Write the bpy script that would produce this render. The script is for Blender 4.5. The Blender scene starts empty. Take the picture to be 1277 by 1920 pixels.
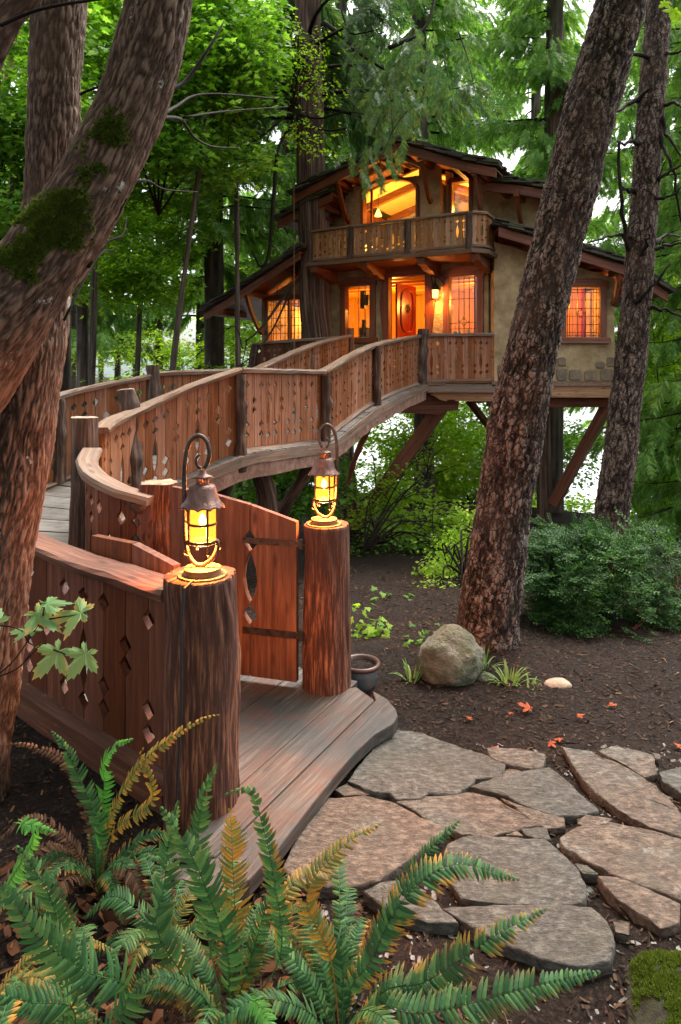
import bpy, math, random
import numpy as np
from mathutils import Vector, Matrix
R = random.Random(7)
rng = np.random.default_rng(11)
sc = bpy.context.scene
C = sc.collection
rad = math.radians

# ------------------------------------------------------------------ camera, sky, sun, exposure
F, CX, HZ, CH = 1280.0, 638.5, 700.0, 2.1        # a 24 mm level view, 2.1 m above the path
cam = bpy.data.objects.new('camera', bpy.data.cameras.new('camera'))
C.objects.link(cam)
cam.location = (0, 0, CH)
cam.rotation_euler = (rad(90), 0, 0)
cam.data.sensor_width = 36.0
cam.data.sensor_fit = 'AUTO'
cam.data.lens = 24.0
cam.data.shift_y = -260.0 / 1920.0
cam.data.clip_start = 0.05
cam.data.clip_end = 3000.0
sc.camera = cam

SUN_EL, SUN_AZ = 60.0, 35.0         # a veiled sun, high over the woods behind the house
world = bpy.data.worlds.new('World')
sc.world = world
world.use_nodes = True
wn = world.node_tree
wn.nodes.clear()
sky = wn.nodes.new('ShaderNodeTexSky')
sky.sky_type = 'NISHITA'
sky.sun_disc = False
sky.sun_elevation = rad(SUN_EL)
sky.sun_rotation = rad(SUN_AZ)
sky.air_density = 1.0
sky.dust_density = 6.0
sky.ozone_density = 1.0
hsv = wn.nodes.new('ShaderNodeHueSaturation')
hsv.inputs['Saturation'].default_value = 0.22
hsv.inputs['Value'].default_value = 1.15
bg = wn.nodes.new('ShaderNodeBackground')
bg.inputs['Strength'].default_value = 0.15
wo = wn.nodes.new('ShaderNodeOutputWorld')
wn.links.new(sky.outputs[0], hsv.inputs['Color'])
wn.links.new(hsv.outputs[0], bg.inputs['Color'])
wn.links.new(bg.outputs[0], wo.inputs['Surface'])
sun = bpy.data.objects.new('sun', bpy.data.lights.new('sun', 'SUN'))
C.objects.link(sun)
sun.data.energy = 1.5
sun.data.angle = rad(22)
sun.data.color = (1.0, 0.95, 0.88)
az = rad(SUN_AZ)
sd = Vector((math.sin(az) * math.cos(rad(SUN_EL)), math.cos(az) * math.cos(rad(SUN_EL)), math.sin(rad(SUN_EL))))
sun.rotation_euler = sd.to_track_quat('Z', 'Y').to_euler()
sun.location = (0, 0, 30)
sc.view_settings.view_transform = 'Standard'
sc.view_settings.look = 'None'
sc.view_settings.gamma = 1.0
sc.view_settings.use_curve_mapping = False
sc.view_settings.exposure = 1.75
sc.cycles.max_bounces = 7
sc.cycles.diffuse_bounces = 3
sc.cycles.glossy_bounces = 2
sc.cycles.transmission_bounces = 4
sc.cycles.transparent_max_bounces = 6
sc.cycles.sample_clamp_indirect = 4.0
sc.cycles.use_denoising = True

# ------------------------------------------------------------------ helpers: places
def at(px, py, d):                                # a point seen at (px, py), d metres in front
    return Vector(((px - CX) / F * d, d, CH + (HZ - py) / F * d))
def onz(px, py, z):                               # the same on a level at height z
    d = (CH - z) * F / (py - HZ)
    return Vector(((px - CX) / F * d, d, z))
HU, HV, HO = Vector((.8899, -.4562, 0)), Vector((.4562, .8899, 0)), Vector((-.21, 15.0, 0))
def HP(s, t, z):                                  # treehouse frame: s along the front, t inwards
    return HO + HU * s + HV * t + Vector((0, 0, z))
def smooth(a, b, x):
    x = np.clip((x - a) / (b - a), 0, 1)
    return x * x * (3 - 2 * x)
# ------------------------------------------------------------------ helpers: numpy noise
def _h(ix, iy, iz, k=0):
    n = (ix * 374761393 + iy * 668265263 + iz * 2147483647 * 3 + k * 974634777) & 0xffffffff
    n = ((n ^ (n >> 13)) * 1274126177) & 0xffffffff
    n = ((n ^ (n >> 16)) * 2246822519) & 0xffffffff
    return ((n ^ (n >> 15)) & 0xffffff) / float(0xffffff)
def vnoise(P, k=0):
    P = np.asarray(P, float)
    i = np.floor(P).astype(np.int64)
    f = P - i
    f = f * f * (3 - 2 * f)
    o = 0
    for a in (0, 1):
        for b in (0, 1):
            for c in (0, 1):
                w = (f[..., 0] if a else 1 - f[..., 0]) * (f[..., 1] if b else 1 - f[..., 1]) * (f[..., 2] if c else 1 - f[..., 2])
                o = o + w * _h(i[..., 0] + a, i[..., 1] + b, i[..., 2] + c, k)
    return o
def fbm(P, n=4, k=0):
    o, a, t = 0, 1.0, 0
    P = np.asarray(P, float)
    for q in range(n):
        o = o + a * vnoise(P, k + q)
        t += a
        a *= .5
        P = P * 2.03 + 7.1
    return o / t
def voro(P, k=0):                                 # distance to first and second cell points
    P = np.asarray(P, float)
    i = np.floor(P).astype(np.int64)
    f1 = np.full(P.shape[:-1], 9.0)
    f2 = f1.copy()
    for a in (-1, 0, 1):
        for b in (-1, 0, 1):
            for c in (-1, 0, 1):
                X, Y, Z = i[..., 0] + a, i[..., 1] + b, i[..., 2] + c
                d = np.sqrt((X + _h(X, Y, Z, k + 1) - P[..., 0])**2 + (Y + _h(X, Y, Z, k + 2) - P[..., 1])**2 + (Z + _h(X, Y, Z, k + 3) - P[..., 2])**2)
                f2 = np.where(d < f1, f1, np.minimum(f2, d))
                f1 = np.minimum(f1, d)
    return f1, f2
# ------------------------------------------------------------------ helpers: objects
def T(name, label, cat, loc=(0, 0, 0), group=None, kind=None):
    o = bpy.data.objects.new(name, None)
    C.objects.link(o)
    o.location = loc
    o.empty_display_size = .2
    tag(o, label, cat, group, kind)
    return o
def tag(o, label=None, cat=None, group=None, kind=None):
    if label: o['label'] = label
    if cat: o['category'] = cat
    if group: o['group'] = group
    if kind: o['kind'] = kind
    return o
def wpos(o):
    p = Vector(o.location)
    return p
def link(name, me, parent=None, kind=None, label=None):
    o = bpy.data.objects.new(name, me)
    C.objects.link(o)
    if parent is not None:
        o.parent = parent
        off = Vector((0, 0, 0))
        q = parent
        while q is not None and q.type == 'EMPTY':
            off += Vector(q.location)
            q = None if q.get('bare') else q.parent
        o.matrix_parent_inverse = Matrix.Translation(-off)
    if kind: o['kind'] = kind
    if label: o['label'] = label
    return o
def npmesh(name, V, Fc, mat, parent=None, smooth_=False, grain=None, kind=None, attr=None):
    V = np.asarray(V, np.float32).reshape(-1, 3)
    me = bpy.data.meshes.new(name)
    if isinstance(Fc, np.ndarray):
        k = Fc.shape[1]
        me.vertices.add(len(V))
        me.vertices.foreach_set('co', V.ravel())
        me.loops.add(Fc.size)
        me.loops.foreach_set('vertex_index', Fc.astype(np.int32).ravel())
        me.polygons.add(len(Fc))
        me.polygons.foreach_set('loop_start', np.arange(0, Fc.size, k, dtype=np.int32))
        me.polygons.foreach_set('loop_total', np.full(len(Fc), k, np.int32))
        me.update(calc_edges=True)
    else:
        me.from_pydata([tuple(map(float, v)) for v in V], [], Fc)
        me.update()
    if smooth_:
        me.polygons.foreach_set('use_smooth', np.ones(len(me.polygons), bool))
    if grain is not None:
        a = me.attributes.new('grain', 'FLOAT_VECTOR', 'POINT')
        a.data.foreach_set('vector', np.asarray(grain, np.float32).ravel())
    if attr:
        for n_, v_ in attr.items():
            a = me.attributes.new(n_, 'FLOAT', 'POINT')
            a.data.foreach_set('value', np.asarray(v_, np.float32).ravel())
    me.materials.append(mat)
    return link(name, me, parent, kind)
class MB:
    """collects solid shapes; every vertex also keeps its place along the grain of the wood"""
    def __init__(s):
        s.V, s.F, s.G = [], [], []
    def raw(s, V, Fc, d=(0, 0, 1)):
        b = len(s.V)
        d = Vector(d).normalized()
        a = d.orthogonal().normalized()
        c = d.cross(a)
        for v in V:
            v = Vector(v)
            s.V.append(v)
            s.G.append((v.dot(d), v.dot(a), v.dot(c)))
        s.F += [tuple(b + i for i in f) for f in Fc]
        return s
    def frame(s, o, ax, ay, az, sx, sy, sz, d=None):        # a box with base centre o
        o, ax, ay, az = Vector(o), Vector(ax).normalized(), Vector(ay).normalized(), Vector(az).normalized()
        V = [o + ax * (i * sx / 2) + ay * (j * sy / 2) + az * (k * sz / 2) for i in (-1, 1) for j in (-1, 1) for k in (-1, 1)]
        if d is None:
            d = (ax, ay, az)[max(range(3), key=lambda i: (sx, sy, sz)[i])]
        return s.raw(V, [(0, 1, 3, 2), (4, 6, 7, 5), (0, 4, 5, 1), (2, 3, 7, 6), (0, 2, 6, 4), (1, 5, 7, 3)], d)
    def box(s, x0, x1, y0, y1, z0, z1, d=None):
        return s.frame(((x0 + x1) / 2, (y0 + y1) / 2, (z0 + z1) / 2), (1, 0, 0), (0, 1, 0), (0, 0, 1), x1 - x0, y1 - y0, z1 - z0, d)
    def hbox(s, s0, s1, t0, t1, z0, z1, d=None):            # box in the treehouse frame
        return s.frame(HP((s0 + s1) / 2, (t0 + t1) / 2, (z0 + z1) / 2), HU, HV, (0, 0, 1), s1 - s0, t1 - t0, z1 - z0, d)
    def beam(s, a, b, w, h, up=(0, 0, 1), rough=0, seg=1):
        a, b = Vector(a), Vector(b)
        d = (b - a)
        L = d.length
        d = d / L
        side = d.cross(Vector(up)).normalized()
        u = side.cross(d).normalized()
        V, Fc = [], []
        for i in range(seg + 1):
            p = a + d * (L * i / seg)
            for (p1, p2) in ((-1, -1), (1, -1), (1, 1), (-1, 1)):
                V.append(p + side * (p1 * w / 2 + R.uniform(-rough, rough)) + u * (p2 * h / 2 + R.uniform(-rough, rough)))
        for i in range(seg):
            for k in range(4):
                Fc.append((i * 4 + k, i * 4 + (k + 1) % 4, i * 4 + 4 + (k + 1) % 4, i * 4 + 4 + k))
        Fc += [(3, 2, 1, 0), tuple(seg * 4 + k for k in range(4))]
        return s.raw(V, Fc, d)
    def sweep(s, pts, prof, up=(0, 0, 1), rough=0.0, roll=None, closed=False, scale=None):     # prof: (side, up) outline swept along pts
        pts = [Vector(p) for p in pts]
        n, m = len(pts), len(prof)
        b = len(s.V)
        L = 0
        for i, p in enumerate(pts):
            if closed:
                d = pts[(i + 1) % n] - pts[i - 1]
            else:
                d = pts[min(i + 1, n - 1)] - pts[max(i - 1, 0)]
            d.normalize()
            side = d.cross(Vector(up))
            if side.length < 1e-4: side = Vector((1, 0, 0))
            side.normalize()
            u = side.cross(d).normalized()
            if i: L += (pts[i] - pts[i - 1]).length
            k = scale[i] if scale else 1
            for (x, y) in prof:
                s.V.append(p + side * (x * k + R.uniform(-rough, rough)) + u * (y * k + R.uniform(-rough, rough)))
                s.G.append((L, x * k + i * 0.0, y * k))
        for i in range(n if closed else n - 1):
            j = (i + 1) % n
            for k in range(m):
                s.F.append((b + i * m + k, b + i * m + (k + 1) % m, b + j * m + (k + 1) % m, b + j * m + k))
        if not closed:
            s.F += [tuple(b + k for k in reversed(range(m))), tuple(b + (n - 1) * m + k for k in range(m))]
        return s
    def tube(s, pts, r, n=8, rough=0.0, closed=False):
        prof = [(math.cos(2 * math.pi * k / n), math.sin(2 * math.pi * k / n)) for k in range(n)]
        rr = r if isinstance(r, (list, tuple)) else [r] * len(pts)
        d = (Vector(pts[-1]) - Vector(pts[0]))
        up = (0, 0, 1) if abs(d.normalized().z if d.length > 1e-6 else 0) < .8 else (0, 1, 0)
        return s.sweep(pts, prof, up, rough, closed=closed, scale=rr)
    def lathe(s, prof, c=(0, 0, 0), n=24, ripple=None):      # prof: (radius, z)
        b = len(s.V)
        c = Vector(c)
        for q, (r, z) in enumerate(prof):
            for k in range(n):
                a = 2 * math.pi * k / n
                rr, zz = r, z
                if ripple: rr, zz = ripple(q, a, r, z)
                s.V.append(c + Vector((rr * math.cos(a), rr * math.sin(a), zz)))
                s.G.append((zz, rr * math.cos(a), rr * math.sin(a)))
        for q in range(len(prof) - 1):
            for k in range(n):
                s.F.append((b + q * n + k, b + q * n + (k + 1) % n, b + (q + 1) * n + (k + 1) % n, b + (q + 1) * n + k))
        return s
    def disc(s, r, z0, z1, c=(0, 0, 0), n=24):
        return s.lathe([(1e-4, z0), (r, z0), (r, z1), (1e-4, z1)], c, n)
    def prism(s, poly, vec, d=(1, 0, 0)):                    # flat polygon pushed along vec
        n = len(poly)
        P = [Vector(p) for p in poly]
        v = Vector(vec)
        return s.raw(P + [p + v for p in P], [tuple(reversed(range(n))), tuple(range(n, 2 * n))] + [(i, (i + 1) % n, n + (i + 1) % n, n + i) for i in range(n)], d)
    def build(s, name, mat, parent=None, kind=None, smooth_=False, label=None, bevel=0):
        o = npmesh(name, np.array([tuple(v) for v in s.V]), s.F, mat, parent, smooth_, np.array(s.G), kind)
        if label: o['label'] = label
        if bevel:
            m = o.modifiers.new('edge', 'BEVEL')
            m.width = bevel
            m.segments = 2
            m.limit_method = 'ANGLE'
            m.angle_limit = rad(40)
        return o
def catmull(P, n):
    P = [Vector(p) for p in P]
    if len(P) == 2: return [P[0].lerp(P[1], i / n) for i in range(n + 1)]
    Q = [P[0] * 2 - P[1]] + P + [P[-1] * 2 - P[-2]]
    out = []
    for i in range(len(P) - 1):
        a, b, c, d = Q[i:i + 4]
        for k in range(n):
            t = k / n
            out.append(.5 * ((2 * b) + (c - a) * t + (2 * a - 5 * b + 4 * c - d) * t * t + (3 * b - a - 3 * c + d) * t ** 3))
    out.append(P[-1])
    return out
def resample(P, step):                             # points every step metres, measured on plan
    P = [Vector(p) for p in P]
    L = [0]
    for i in range(1, len(P)): L.append(L[-1] + (P[i].xy - P[i - 1].xy).length)
    n = max(1, round(L[-1] / step))
    out, j = [], 0
    for k in range(n + 1):
        x = L[-1] * k / n
        while j < len(P) - 2 and L[j + 1] < x: j += 1
        t = (x - L[j]) / max(1e-9, L[j + 1] - L[j])
        out.append(P[j].lerp(P[j + 1], min(1, t)))
    return out
# ------------------------------------------------------------------ helpers: materials
class NT:
    def __init__(s, name):
        s.m = bpy.data.materials.new(name)
        s.m.use_nodes = True
        s.t = s.m.node_tree
        s.t.nodes.clear()
        s.out = s.t.nodes.new('ShaderNodeOutputMaterial')
    def n(s, typ, ins=None, **kw):
        q = s.t.nodes.new('ShaderNode' + typ)
        for k, v in kw.items(): setattr(q, k, v)
        for k, v in (ins or {}).items():
            if isinstance(v, tuple) and len(v) == 2 and hasattr(v[0], 'outputs'): s.t.links.new(v[0].outputs[v[1]], q.inputs[k])
            elif hasattr(v, 'outputs'): s.t.links.new(v.outputs[0], q.inputs[k])
            else: q.inputs[k].default_value = v
        return q
    def ramp(s, fac, stops, interp='LINEAR'):
        q = s.n('ValToRGB', {'Fac': fac})
        e = q.color_ramp.elements
        while len(e) > 1: e.remove(e[0])
        e[0].position, e[0].color = stops[0][0], (*stops[0][1], 1) if len(stops[0][1]) == 3 else stops[0][1]
        for p, c in stops[1:]:
            x = e.new(p)
            x.color = (*c, 1)
        q.color_ramp.interpolation = interp
        return q
    def math(s, op, a, b=0.0):
        q = s.n('Math', {0: a, 1: b}, operation=op)
        return q
    def mix(s, f, a, b, mode='MIX'):
        q = s.t.nodes.new('ShaderNodeMix')
        q.data_type = 'RGBA'
        q.blend_type = mode
        for i, v in ((0, f), (6, a), (7, b)):
            if isinstance(v, tuple) and len(v) == 2 and hasattr(v[0], 'outputs'): s.t.links.new(v[0].outputs[v[1]], q.inputs[i])
            elif hasattr(v, 'outputs'): s.t.links.new(v.outputs[2 if v.bl_idname == 'ShaderNodeMix' else 0], q.inputs[i])
            else: q.inputs[i].default_value = (*v, 1) if isinstance(v, tuple) else v
        return q
    def o(s, mixnode): return (mixnode, 2)
    def noise(s, vec, scale, detail=5, rough=.55, dist=0.0):
        return s.n('TexNoise', {'Vector': vec, 'Scale': scale, 'Detail': detail, 'Roughness': rough, 'Distortion': dist})
    def done(s, shader):
        s.t.links.new(shader.outputs[0], s.out.inputs['Surface'])
        return s.m
def g3(v, k=.8): return (v, v, v)
def wood(name, dark, mid, light, rough=.7, gs=(1.3, 26, 26), bump=.35, grey=None, greyamt=.4, var=.35, stain=None, knots=True):
    q = NT(name)
    at_ = q.n('Attribute', attribute_name='grain')
    oi = q.n('ObjectInfo')
    off = q.n('CombineXYZ', {'X': q.math('MULTIPLY', (oi, 'Random'), 37.0), 'Y': q.math('MULTIPLY', (oi, 'Random'), 11.0), 'Z': 0.0})
    base = q.n('VectorMath', {0: (at_, 'Vector'), 1: off}, operation='ADD')
    st = q.n('VectorMath', {0: base, 1: gs}, operation='MULTIPLY')
    fine = q.n('VectorMath', {0: base, 1: (gs[0] * 4, gs[1] * 5, gs[2] * 5)}, operation='MULTIPLY')
    n1 = q.noise(st, 1.0, 6, .62, .3)
    n2 = q.noise(fine, 1.0, 3, .6)
    a = q.math('ADD', q.math('MULTIPLY', n1, .75), q.math('MULTIPLY', n2, .25))
    col = q.ramp(a, [(.3, dark), (.5, mid), (.68, light)])
    geo = q.n('TexCoord')
    big = q.noise((geo, 'Object'), 1.7, 4, .6)
    if knots:
        kv = q.n('VectorMath', {0: base, 1: (3.0, 9.0, 9.0)}, operation='MULTIPLY')
        vo = q.n('TexVoronoi', {'Vector': kv, 'Scale': 1.0})
        kf = q.ramp((vo, 'Distance'), [(.07, (1, 1, 1)), (.2, (0, 0, 0))])
        col = q.mix(q.math('MULTIPLY', kf, .7), col, tuple(c * .4 for c in dark))
    if grey is not None:
        gf = q.ramp(big, [(.42, (0, 0, 0)), (.62, (1, 1, 1))])
        col = q.mix(q.math('MULTIPLY', gf, greyamt), col, grey)
    if stain is not None:
        sn = q.noise((geo, 'Object'), 3.1, 5, .65)
        sf = q.ramp(sn, [(.5, (0, 0, 0)), (.66, (1, 1, 1))])
        col = q.mix(q.math('MULTIPLY', sf, .75), col, stain)
    vv = q.math('ADD', q.math('MULTIPLY', (oi, 'Random'), 2 * var), 1 - var)
    h2 = q.n('HueSaturation', {'Color': q.o(col) if col.bl_idname == 'ShaderNodeMix' else col, 'Value': vv, 'Saturation': q.math('ADD', q.math('MULTIPLY', (oi, 'Random'), -.25), 1.12)})
    bp = q.n('Bump', {'Height': a, 'Strength': bump, 'Distance': .01})
    b = q.n('BsdfPrincipled', {'Base Color': h2, 'Roughness': rough, 'Normal': bp, 'Specular IOR Level': .35})
    return q.done(b)
def plain(name, col, rough=.6, metal=0.0, ns=8.0, amt=.3, bump=.15, col2=None, spec=.4, dist=.01):
    q = NT(name)
    tc = q.n('TexCoord')
    n1 = q.noise((tc, 'Object'), ns, 6, .6)
    c2 = col2 or tuple(c * (1 - amt) for c in col)
    cr = q.ramp(n1, [(.35, c2), (.65, col)])
    n2 = q.noise((tc, 'Object'), ns * 6, 4, .6)
    bp = q.n('Bump', {'Height': n2, 'Strength': bump, 'Distance': dist})
    return q.done(q.n('BsdfPrincipled', {'Base Color': cr, 'Roughness': rough, 'Metallic': metal, 'Normal': bp, 'Specular IOR Level': spec}))
def leafmat(name, cols, trans=.35, rough=.5, tip=None, objvar=False):
    q = NT(name)
    geo = q.n('NewGeometry')
    tc = q.n('TexCoord')
    big = q.noise((tc, 'Object'), .9, 3, .5)
    f = q.math('ADD', q.math('MULTIPLY', (geo, 'Random Per Island'), .7), q.math('MULTIPLY', big, .45))
    n = len(cols)
    col = q.ramp(f, [(.08 + .9 * i / (n - 1), c) for i, c in enumerate(cols)])
    if tip is not None:
        a = q.n('Attribute', attribute_name='tip')
        nz = q.noise((tc, 'Object'), 14.0, 4, .6)
        g = q.math('ADD', (a, 'Fac'), q.math('MULTIPLY', q.math('SUBTRACT', nz, .5), 1.5))
        tf = q.ramp(g, [(.52, (0, 0, 0)), (.8, (1, 1, 1))])
        oi = q.n('ObjectInfo')
        am = q.ramp((oi, 'Random'), [(.4, (.05, .05, .05)), (.95, (1, 1, 1))])
        tn = q.ramp(nz, [(.35, tip[1]), (.6, tip[0])])
        col = q.mix(q.math('MULTIPLY', tf, am), col, tn)
    cs = q.o(col) if col.bl_idname == 'ShaderNodeMix' else col
    d = q.n('BsdfPrincipled', {'Base Color': cs, 'Roughness': rough, 'Specular IOR Level': .18})
    tr = q.n('BsdfTranslucent', {'Color': q.n('HueSaturation', {'Color': cs, 'Saturation': 1.1, 'Value': 1.5, 'Hue': .49})})
    mx = q.n('MixShader', {0: trans, 1: d, 2: tr})
    return q.done(mx)
def bark(name, dark, mid, light, gs=(2.5, 20, 20), lichen=.0, moss=.0, bump=.6, dist=.02, plates=False):
    q = NT(name)
    a = q.n('Attribute', attribute_name='grain')
    st = q.n('VectorMath', {0: (a, 'Vector'), 1: gs}, operation='MULTIPLY')
    n1 = q.noise(st, 1.0, 8, .65, .5)
    cv = q.n('Attribute', attribute_name='cavity')
    tc = q.n('TexCoord')
    h = q.math('ADD', q.math('MULTIPLY', n1, .55), q.math('MULTIPLY', (cv, 'Fac'), .45))
    if plates:
        wn_ = q.n('TexNoise', {'Vector': (a, 'Vector'), 'Scale': 11.0, 'Detail': 4.0})
        wv = q.n('VectorMath', {0: (wn_, 'Color'), 1: (.10, .10, .10)}, operation='MULTIPLY')
        pv = q.n('VectorMath', {0: q.n('VectorMath', {0: (a, 'Vector'), 1: wv}, operation='ADD'), 1: (15.0, 33.0, 33.0)}, operation='MULTIPLY')
        vo = q.n('TexVoronoi', {'Vector': pv, 'Scale': 1.0}, feature='DISTANCE_TO_EDGE')
        ck = q.ramp((vo, 'Distance'), [(0.0, (0, 0, 0)), (.11, (1, 1, 1))])
        h = q.math('MULTIPLY', h, q.math('ADD', q.math('MULTIPLY', ck, .55), .45))
    col = q.ramp(h, [(.28, dark), (.46, mid), (.66, light)])
    big = q.noise((tc, 'Object'), 2.2, 5, .6)
    col = q.mix(q.ramp(big, [(.45, (0, 0, 0)), (.7, (.5, .5, .5))]), col, tuple(c * 1.5 for c in mid))
    if lichen:
        ln = q.noise((tc, 'Object'), 5.5, 6, .72)
        col = q.mix(q.ramp(ln, [(.64, (0, 0, 0)), (.67, (lichen,) * 3)]), col, (.42, .42, .38))
    if moss:
        mn = q.noise((tc, 'Object'), 2.4, 6, .7)
        ma = q.n('Attribute', attribute_name='moss')
        mf = q.ramp(q.math('ADD', q.math('MULTIPLY', mn, .6), q.math('MULTIPLY', (ma, 'Fac'), .5)), [(.58, (0, 0, 0)), (.66, (moss,) * 3)])
        col = q.mix(mf, col, (.05, .07, .012))
    fn = q.noise(q.n('VectorMath', {0: st, 1: (3.0, 3.0, 3.0)}, operation='MULTIPLY'), 1.0, 4, .6)
    bh = q.math('ADD', h, q.math('MULTIPLY', fn, .3))
    bp = q.n('Bump', {'Height': bh, 'Strength': bump, 'Distance': dist})
    return q.done(q.n('BsdfPrincipled', {'Base Color': q.o(col), 'Roughness': .85, 'Normal': bp, 'Specular IOR Level': .2}))
def glow(name, col, strength, transp=0.0, noise=0.0):
    q = NT(name)
    c = q.n('RGB')
    c.outputs[0].default_value = (*col, 1)
    st = strength
    if noise:
        tc = q.n('TexCoord')
        n = q.noise((tc, 'Object'), 18.0, 3)
        st = q.math('MULTIPLY', q.math('ADD', q.math('MULTIPLY', n, noise), 1 - noise / 2), strength)
    e = q.n('Emission', {'Color': c, 'Strength': st})
    if transp:
        t = q.n('BsdfTransparent', {'Color': (1, .85, .6, 1)})
        e = q.n('MixShader', {0: transp, 1: e, 2: t})
    return q.done(e)
M = {}
M['board'] = wood('bridge_cedar', (.075, .019, .007), (.25, .082, .029), (.43, .18, .08), gs=(1.6, 34, 34), grey=(.21, .10, .05), greyamt=.4, var=.28)
M['fence'] = wood('stained_fir', (.040, .008, .003), (.110, .026, .007), (.22, .065, .02), gs=(1.6, 30, 30), grey=(.075, .026, .010), greyamt=.4, var=.25, rough=.6, bump=.5)
M['gate'] = wood('gate_wood', (.038, .011, .005), (.135, .042, .016), (.25, .10, .042), var=.12, rough=.6, gs=(1.6, 26, 26), bump=.5, grey=(.075, .028, .014), greyamt=.6)
M['fcap'] = wood('stained_cap', (.045, .014, .006), (.115, .038, .017), (.23, .10, .055), grey=(.09, .045, .026), greyamt=.5, var=.1, gs=(1.6, 36, 36))
M['cap'] = wood('weathered_cap', (.075, .038, .022), (.19, .108, .067), (.33, .215, .145), gs=(1.5, 34, 34), grey=(.16, .125, .095), greyamt=.6, var=.15)
M['deckw'] = wood('grey_deck', (.07, .062, .055), (.16, .142, .125), (.27, .245, .22), grey=(.13, .12, .11), greyamt=.5, var=.2, stain=(.08, .07, .055))
M['entry'] = wood('entry_planks', (.014, .011, .009), (.060, .046, .036), (.155, .122, .10), gs=(1.6, 50, 50), grey=(.034, .033, .031), greyamt=.8, var=.15, stain=(.085, .036, .022), rough=.65, bump=.6)
M['log'] = wood('peeled_log', (.008, .003, .002), (.075, .020, .008), (.36, .13, .05), gs=(4.5, 60, 60), bump=1.0, var=.1, rough=.75, knots=False, grey=(.045, .014, .007), greyamt=.6)
M['gnarl'] = wood('gnarled_juniper', (.010, .006, .005), (.055, .03, .02), (.22, .13, .09), gs=(2.0, 26, 26), bump=1.0, var=.15, rough=.8, knots=False)
M['endgrain'] = wood('end_grain', (.16, .10, .07), (.32, .22, .15), (.45, .33, .24), gs=(9, 9, 9), var=.1, knots=False)
M['beam'] = wood('red_beam', (.07, .02, .01), (.15, .045, .02), (.26, .09, .045), var=.15, rough=.55)
M['hewn'] = wood('hewn_beam', (.16, .08, .055), (.32, .18, .13), (.48, .31, .24), gs=(14, 7, 7), bump=1.0, var=.1)
M['balc'] = wood('balcony_wood', (.11, .042, .016), (.33, .155, .066), (.50, .28, .15), var=.15, grey=(.27, .15, .08), greyamt=.35)
M['trim'] = wood('window_trim', (.09, .026, .010), (.19, .058, .024), (.30, .11, .05), var=.08, rough=.45, knots=False)
M['inner'] = wood('interior_pine', (.30, .13, .022), (.48, .23, .04), (.62, .33, .07), var=.2, rough=.5)
M['shingle'] = wood('mossy_shingle', (.018, .015, .012), (.055, .046, .038), (.12, .10, .08), grey=(.05, .06, .022), greyamt=.6, var=.4, knots=False)
M['stucco'] = plain('stucco', (.50, .37, .21), .9, ns=2.6, col2=(.23, .155, .085), bump=.8, dist=.03)
M['ceil'] = plain('cream_plaster', (.72, .58, .30), .9, ns=2, amt=.1)
M['iron'] = plain('dark_iron', (.11, .085, .075), .45, .8, ns=20, col2=(.05, .035, .03), bump=.3)
M['hood'] = plain('copper_hood', (.20, .11, .09), .5, .6, ns=25, col2=(.11, .06, .05), bump=.3)
M['lead'] = plain('lead_came', (.03, .03, .03), .5, .5)
M['brass'] = plain('weathered_brass_plate', (.17, .115, .045), .5, .3, ns=14, col2=(.09, .06, .035))
M['reddoor'] = wood('red_lacquered_door', (.16, .014, .008), (.26, .022, .012), (.36, .05, .025), var=.05, rough=.22, bump=.1, knots=False)
M['ctrim'] = plain('dark_black', (.02, .02, .02), .6)
M['rock'] = plain('boulder_stone', (.21, .185, .14), .9, ns=7, col2=(.08, .09, .045), bump=1.0, dist=.03)
M['rock2'] = plain('wall_stone', (.27, .20, .135), .85, ns=6, col2=(.15, .12, .085), bump=.8, dist=.02)
M['glassflame'] = glow('amber_lantern_glass', (1.0, .24, .02), 1.3, .30, .9)
M['bulb'] = glow('bulb', (1.0, .6, .22), 14)
M['shade'] = glow('lamp_shade_glass', (1.0, .38, .07), 2.6)
q = NT('window_glass')
M['glass'] = q.done(q.n('MixShader', {0: .05, 1: q.n('BsdfTransparent', {'Color': (.96, .97, .95, 1)}), 2: q.n('BsdfGlossy', {'Roughness': .03})}))
M['maplebark'] = bark('maple_bark', (.018, .010, .007), (.082, .049, .034), (.20, .13, .095), gs=(26, 78, 78), lichen=.9, moss=.95, bump=.9, dist=.012)
M['pinebark'] = bark('pine_bark', (.012, .008, .006), (.085, .055, .043), (.27, .195, .16), gs=(22, 50, 50), lichen=.35, bump=1.0, dist=.03, plates=True)
M['cedarbark'] = bark('cedar_bark', (.03, .018, .014), (.10, .06, .045), (.20, .135, .10), gs=(1.2, 22, 22), bump=.9, dist=.03)
M['farbark'] = bark('far_bark', (.03, .022, .018), (.085, .065, .055), (.16, .13, .11), gs=(2, 10, 10), bump=.5)
M['twig'] = plain('twig', (.022, .016, .012), .85, ns=10, spec=.1)
M['twigred'] = plain('red_twig', (.18, .05, .03), .7, ns=10)
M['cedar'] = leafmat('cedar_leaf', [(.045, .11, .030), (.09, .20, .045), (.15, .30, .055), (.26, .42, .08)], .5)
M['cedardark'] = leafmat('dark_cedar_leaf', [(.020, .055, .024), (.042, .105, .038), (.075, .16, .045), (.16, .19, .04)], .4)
M['maple'] = leafmat('maple_leaf', [(.045, .12, .018), (.08, .20, .025), (.14, .30, .038), (.25, .42, .08)], .55)
M['vine'] = leafmat('vine_maple_leaf', [(.07, .18, .012), (.14, .30, .022), (.23, .42, .04), (.34, .50, .08)], .6)
M['sunpaint_vine'] = leafmat('sun_painted_vine_leaf', [(.14, .28, .015), (.25, .44, .03), (.38, .56, .07), (.46, .60, .14)], .65)  # vine leaf copy, colour raised to imitate sunlight in the shaded understory
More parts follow.
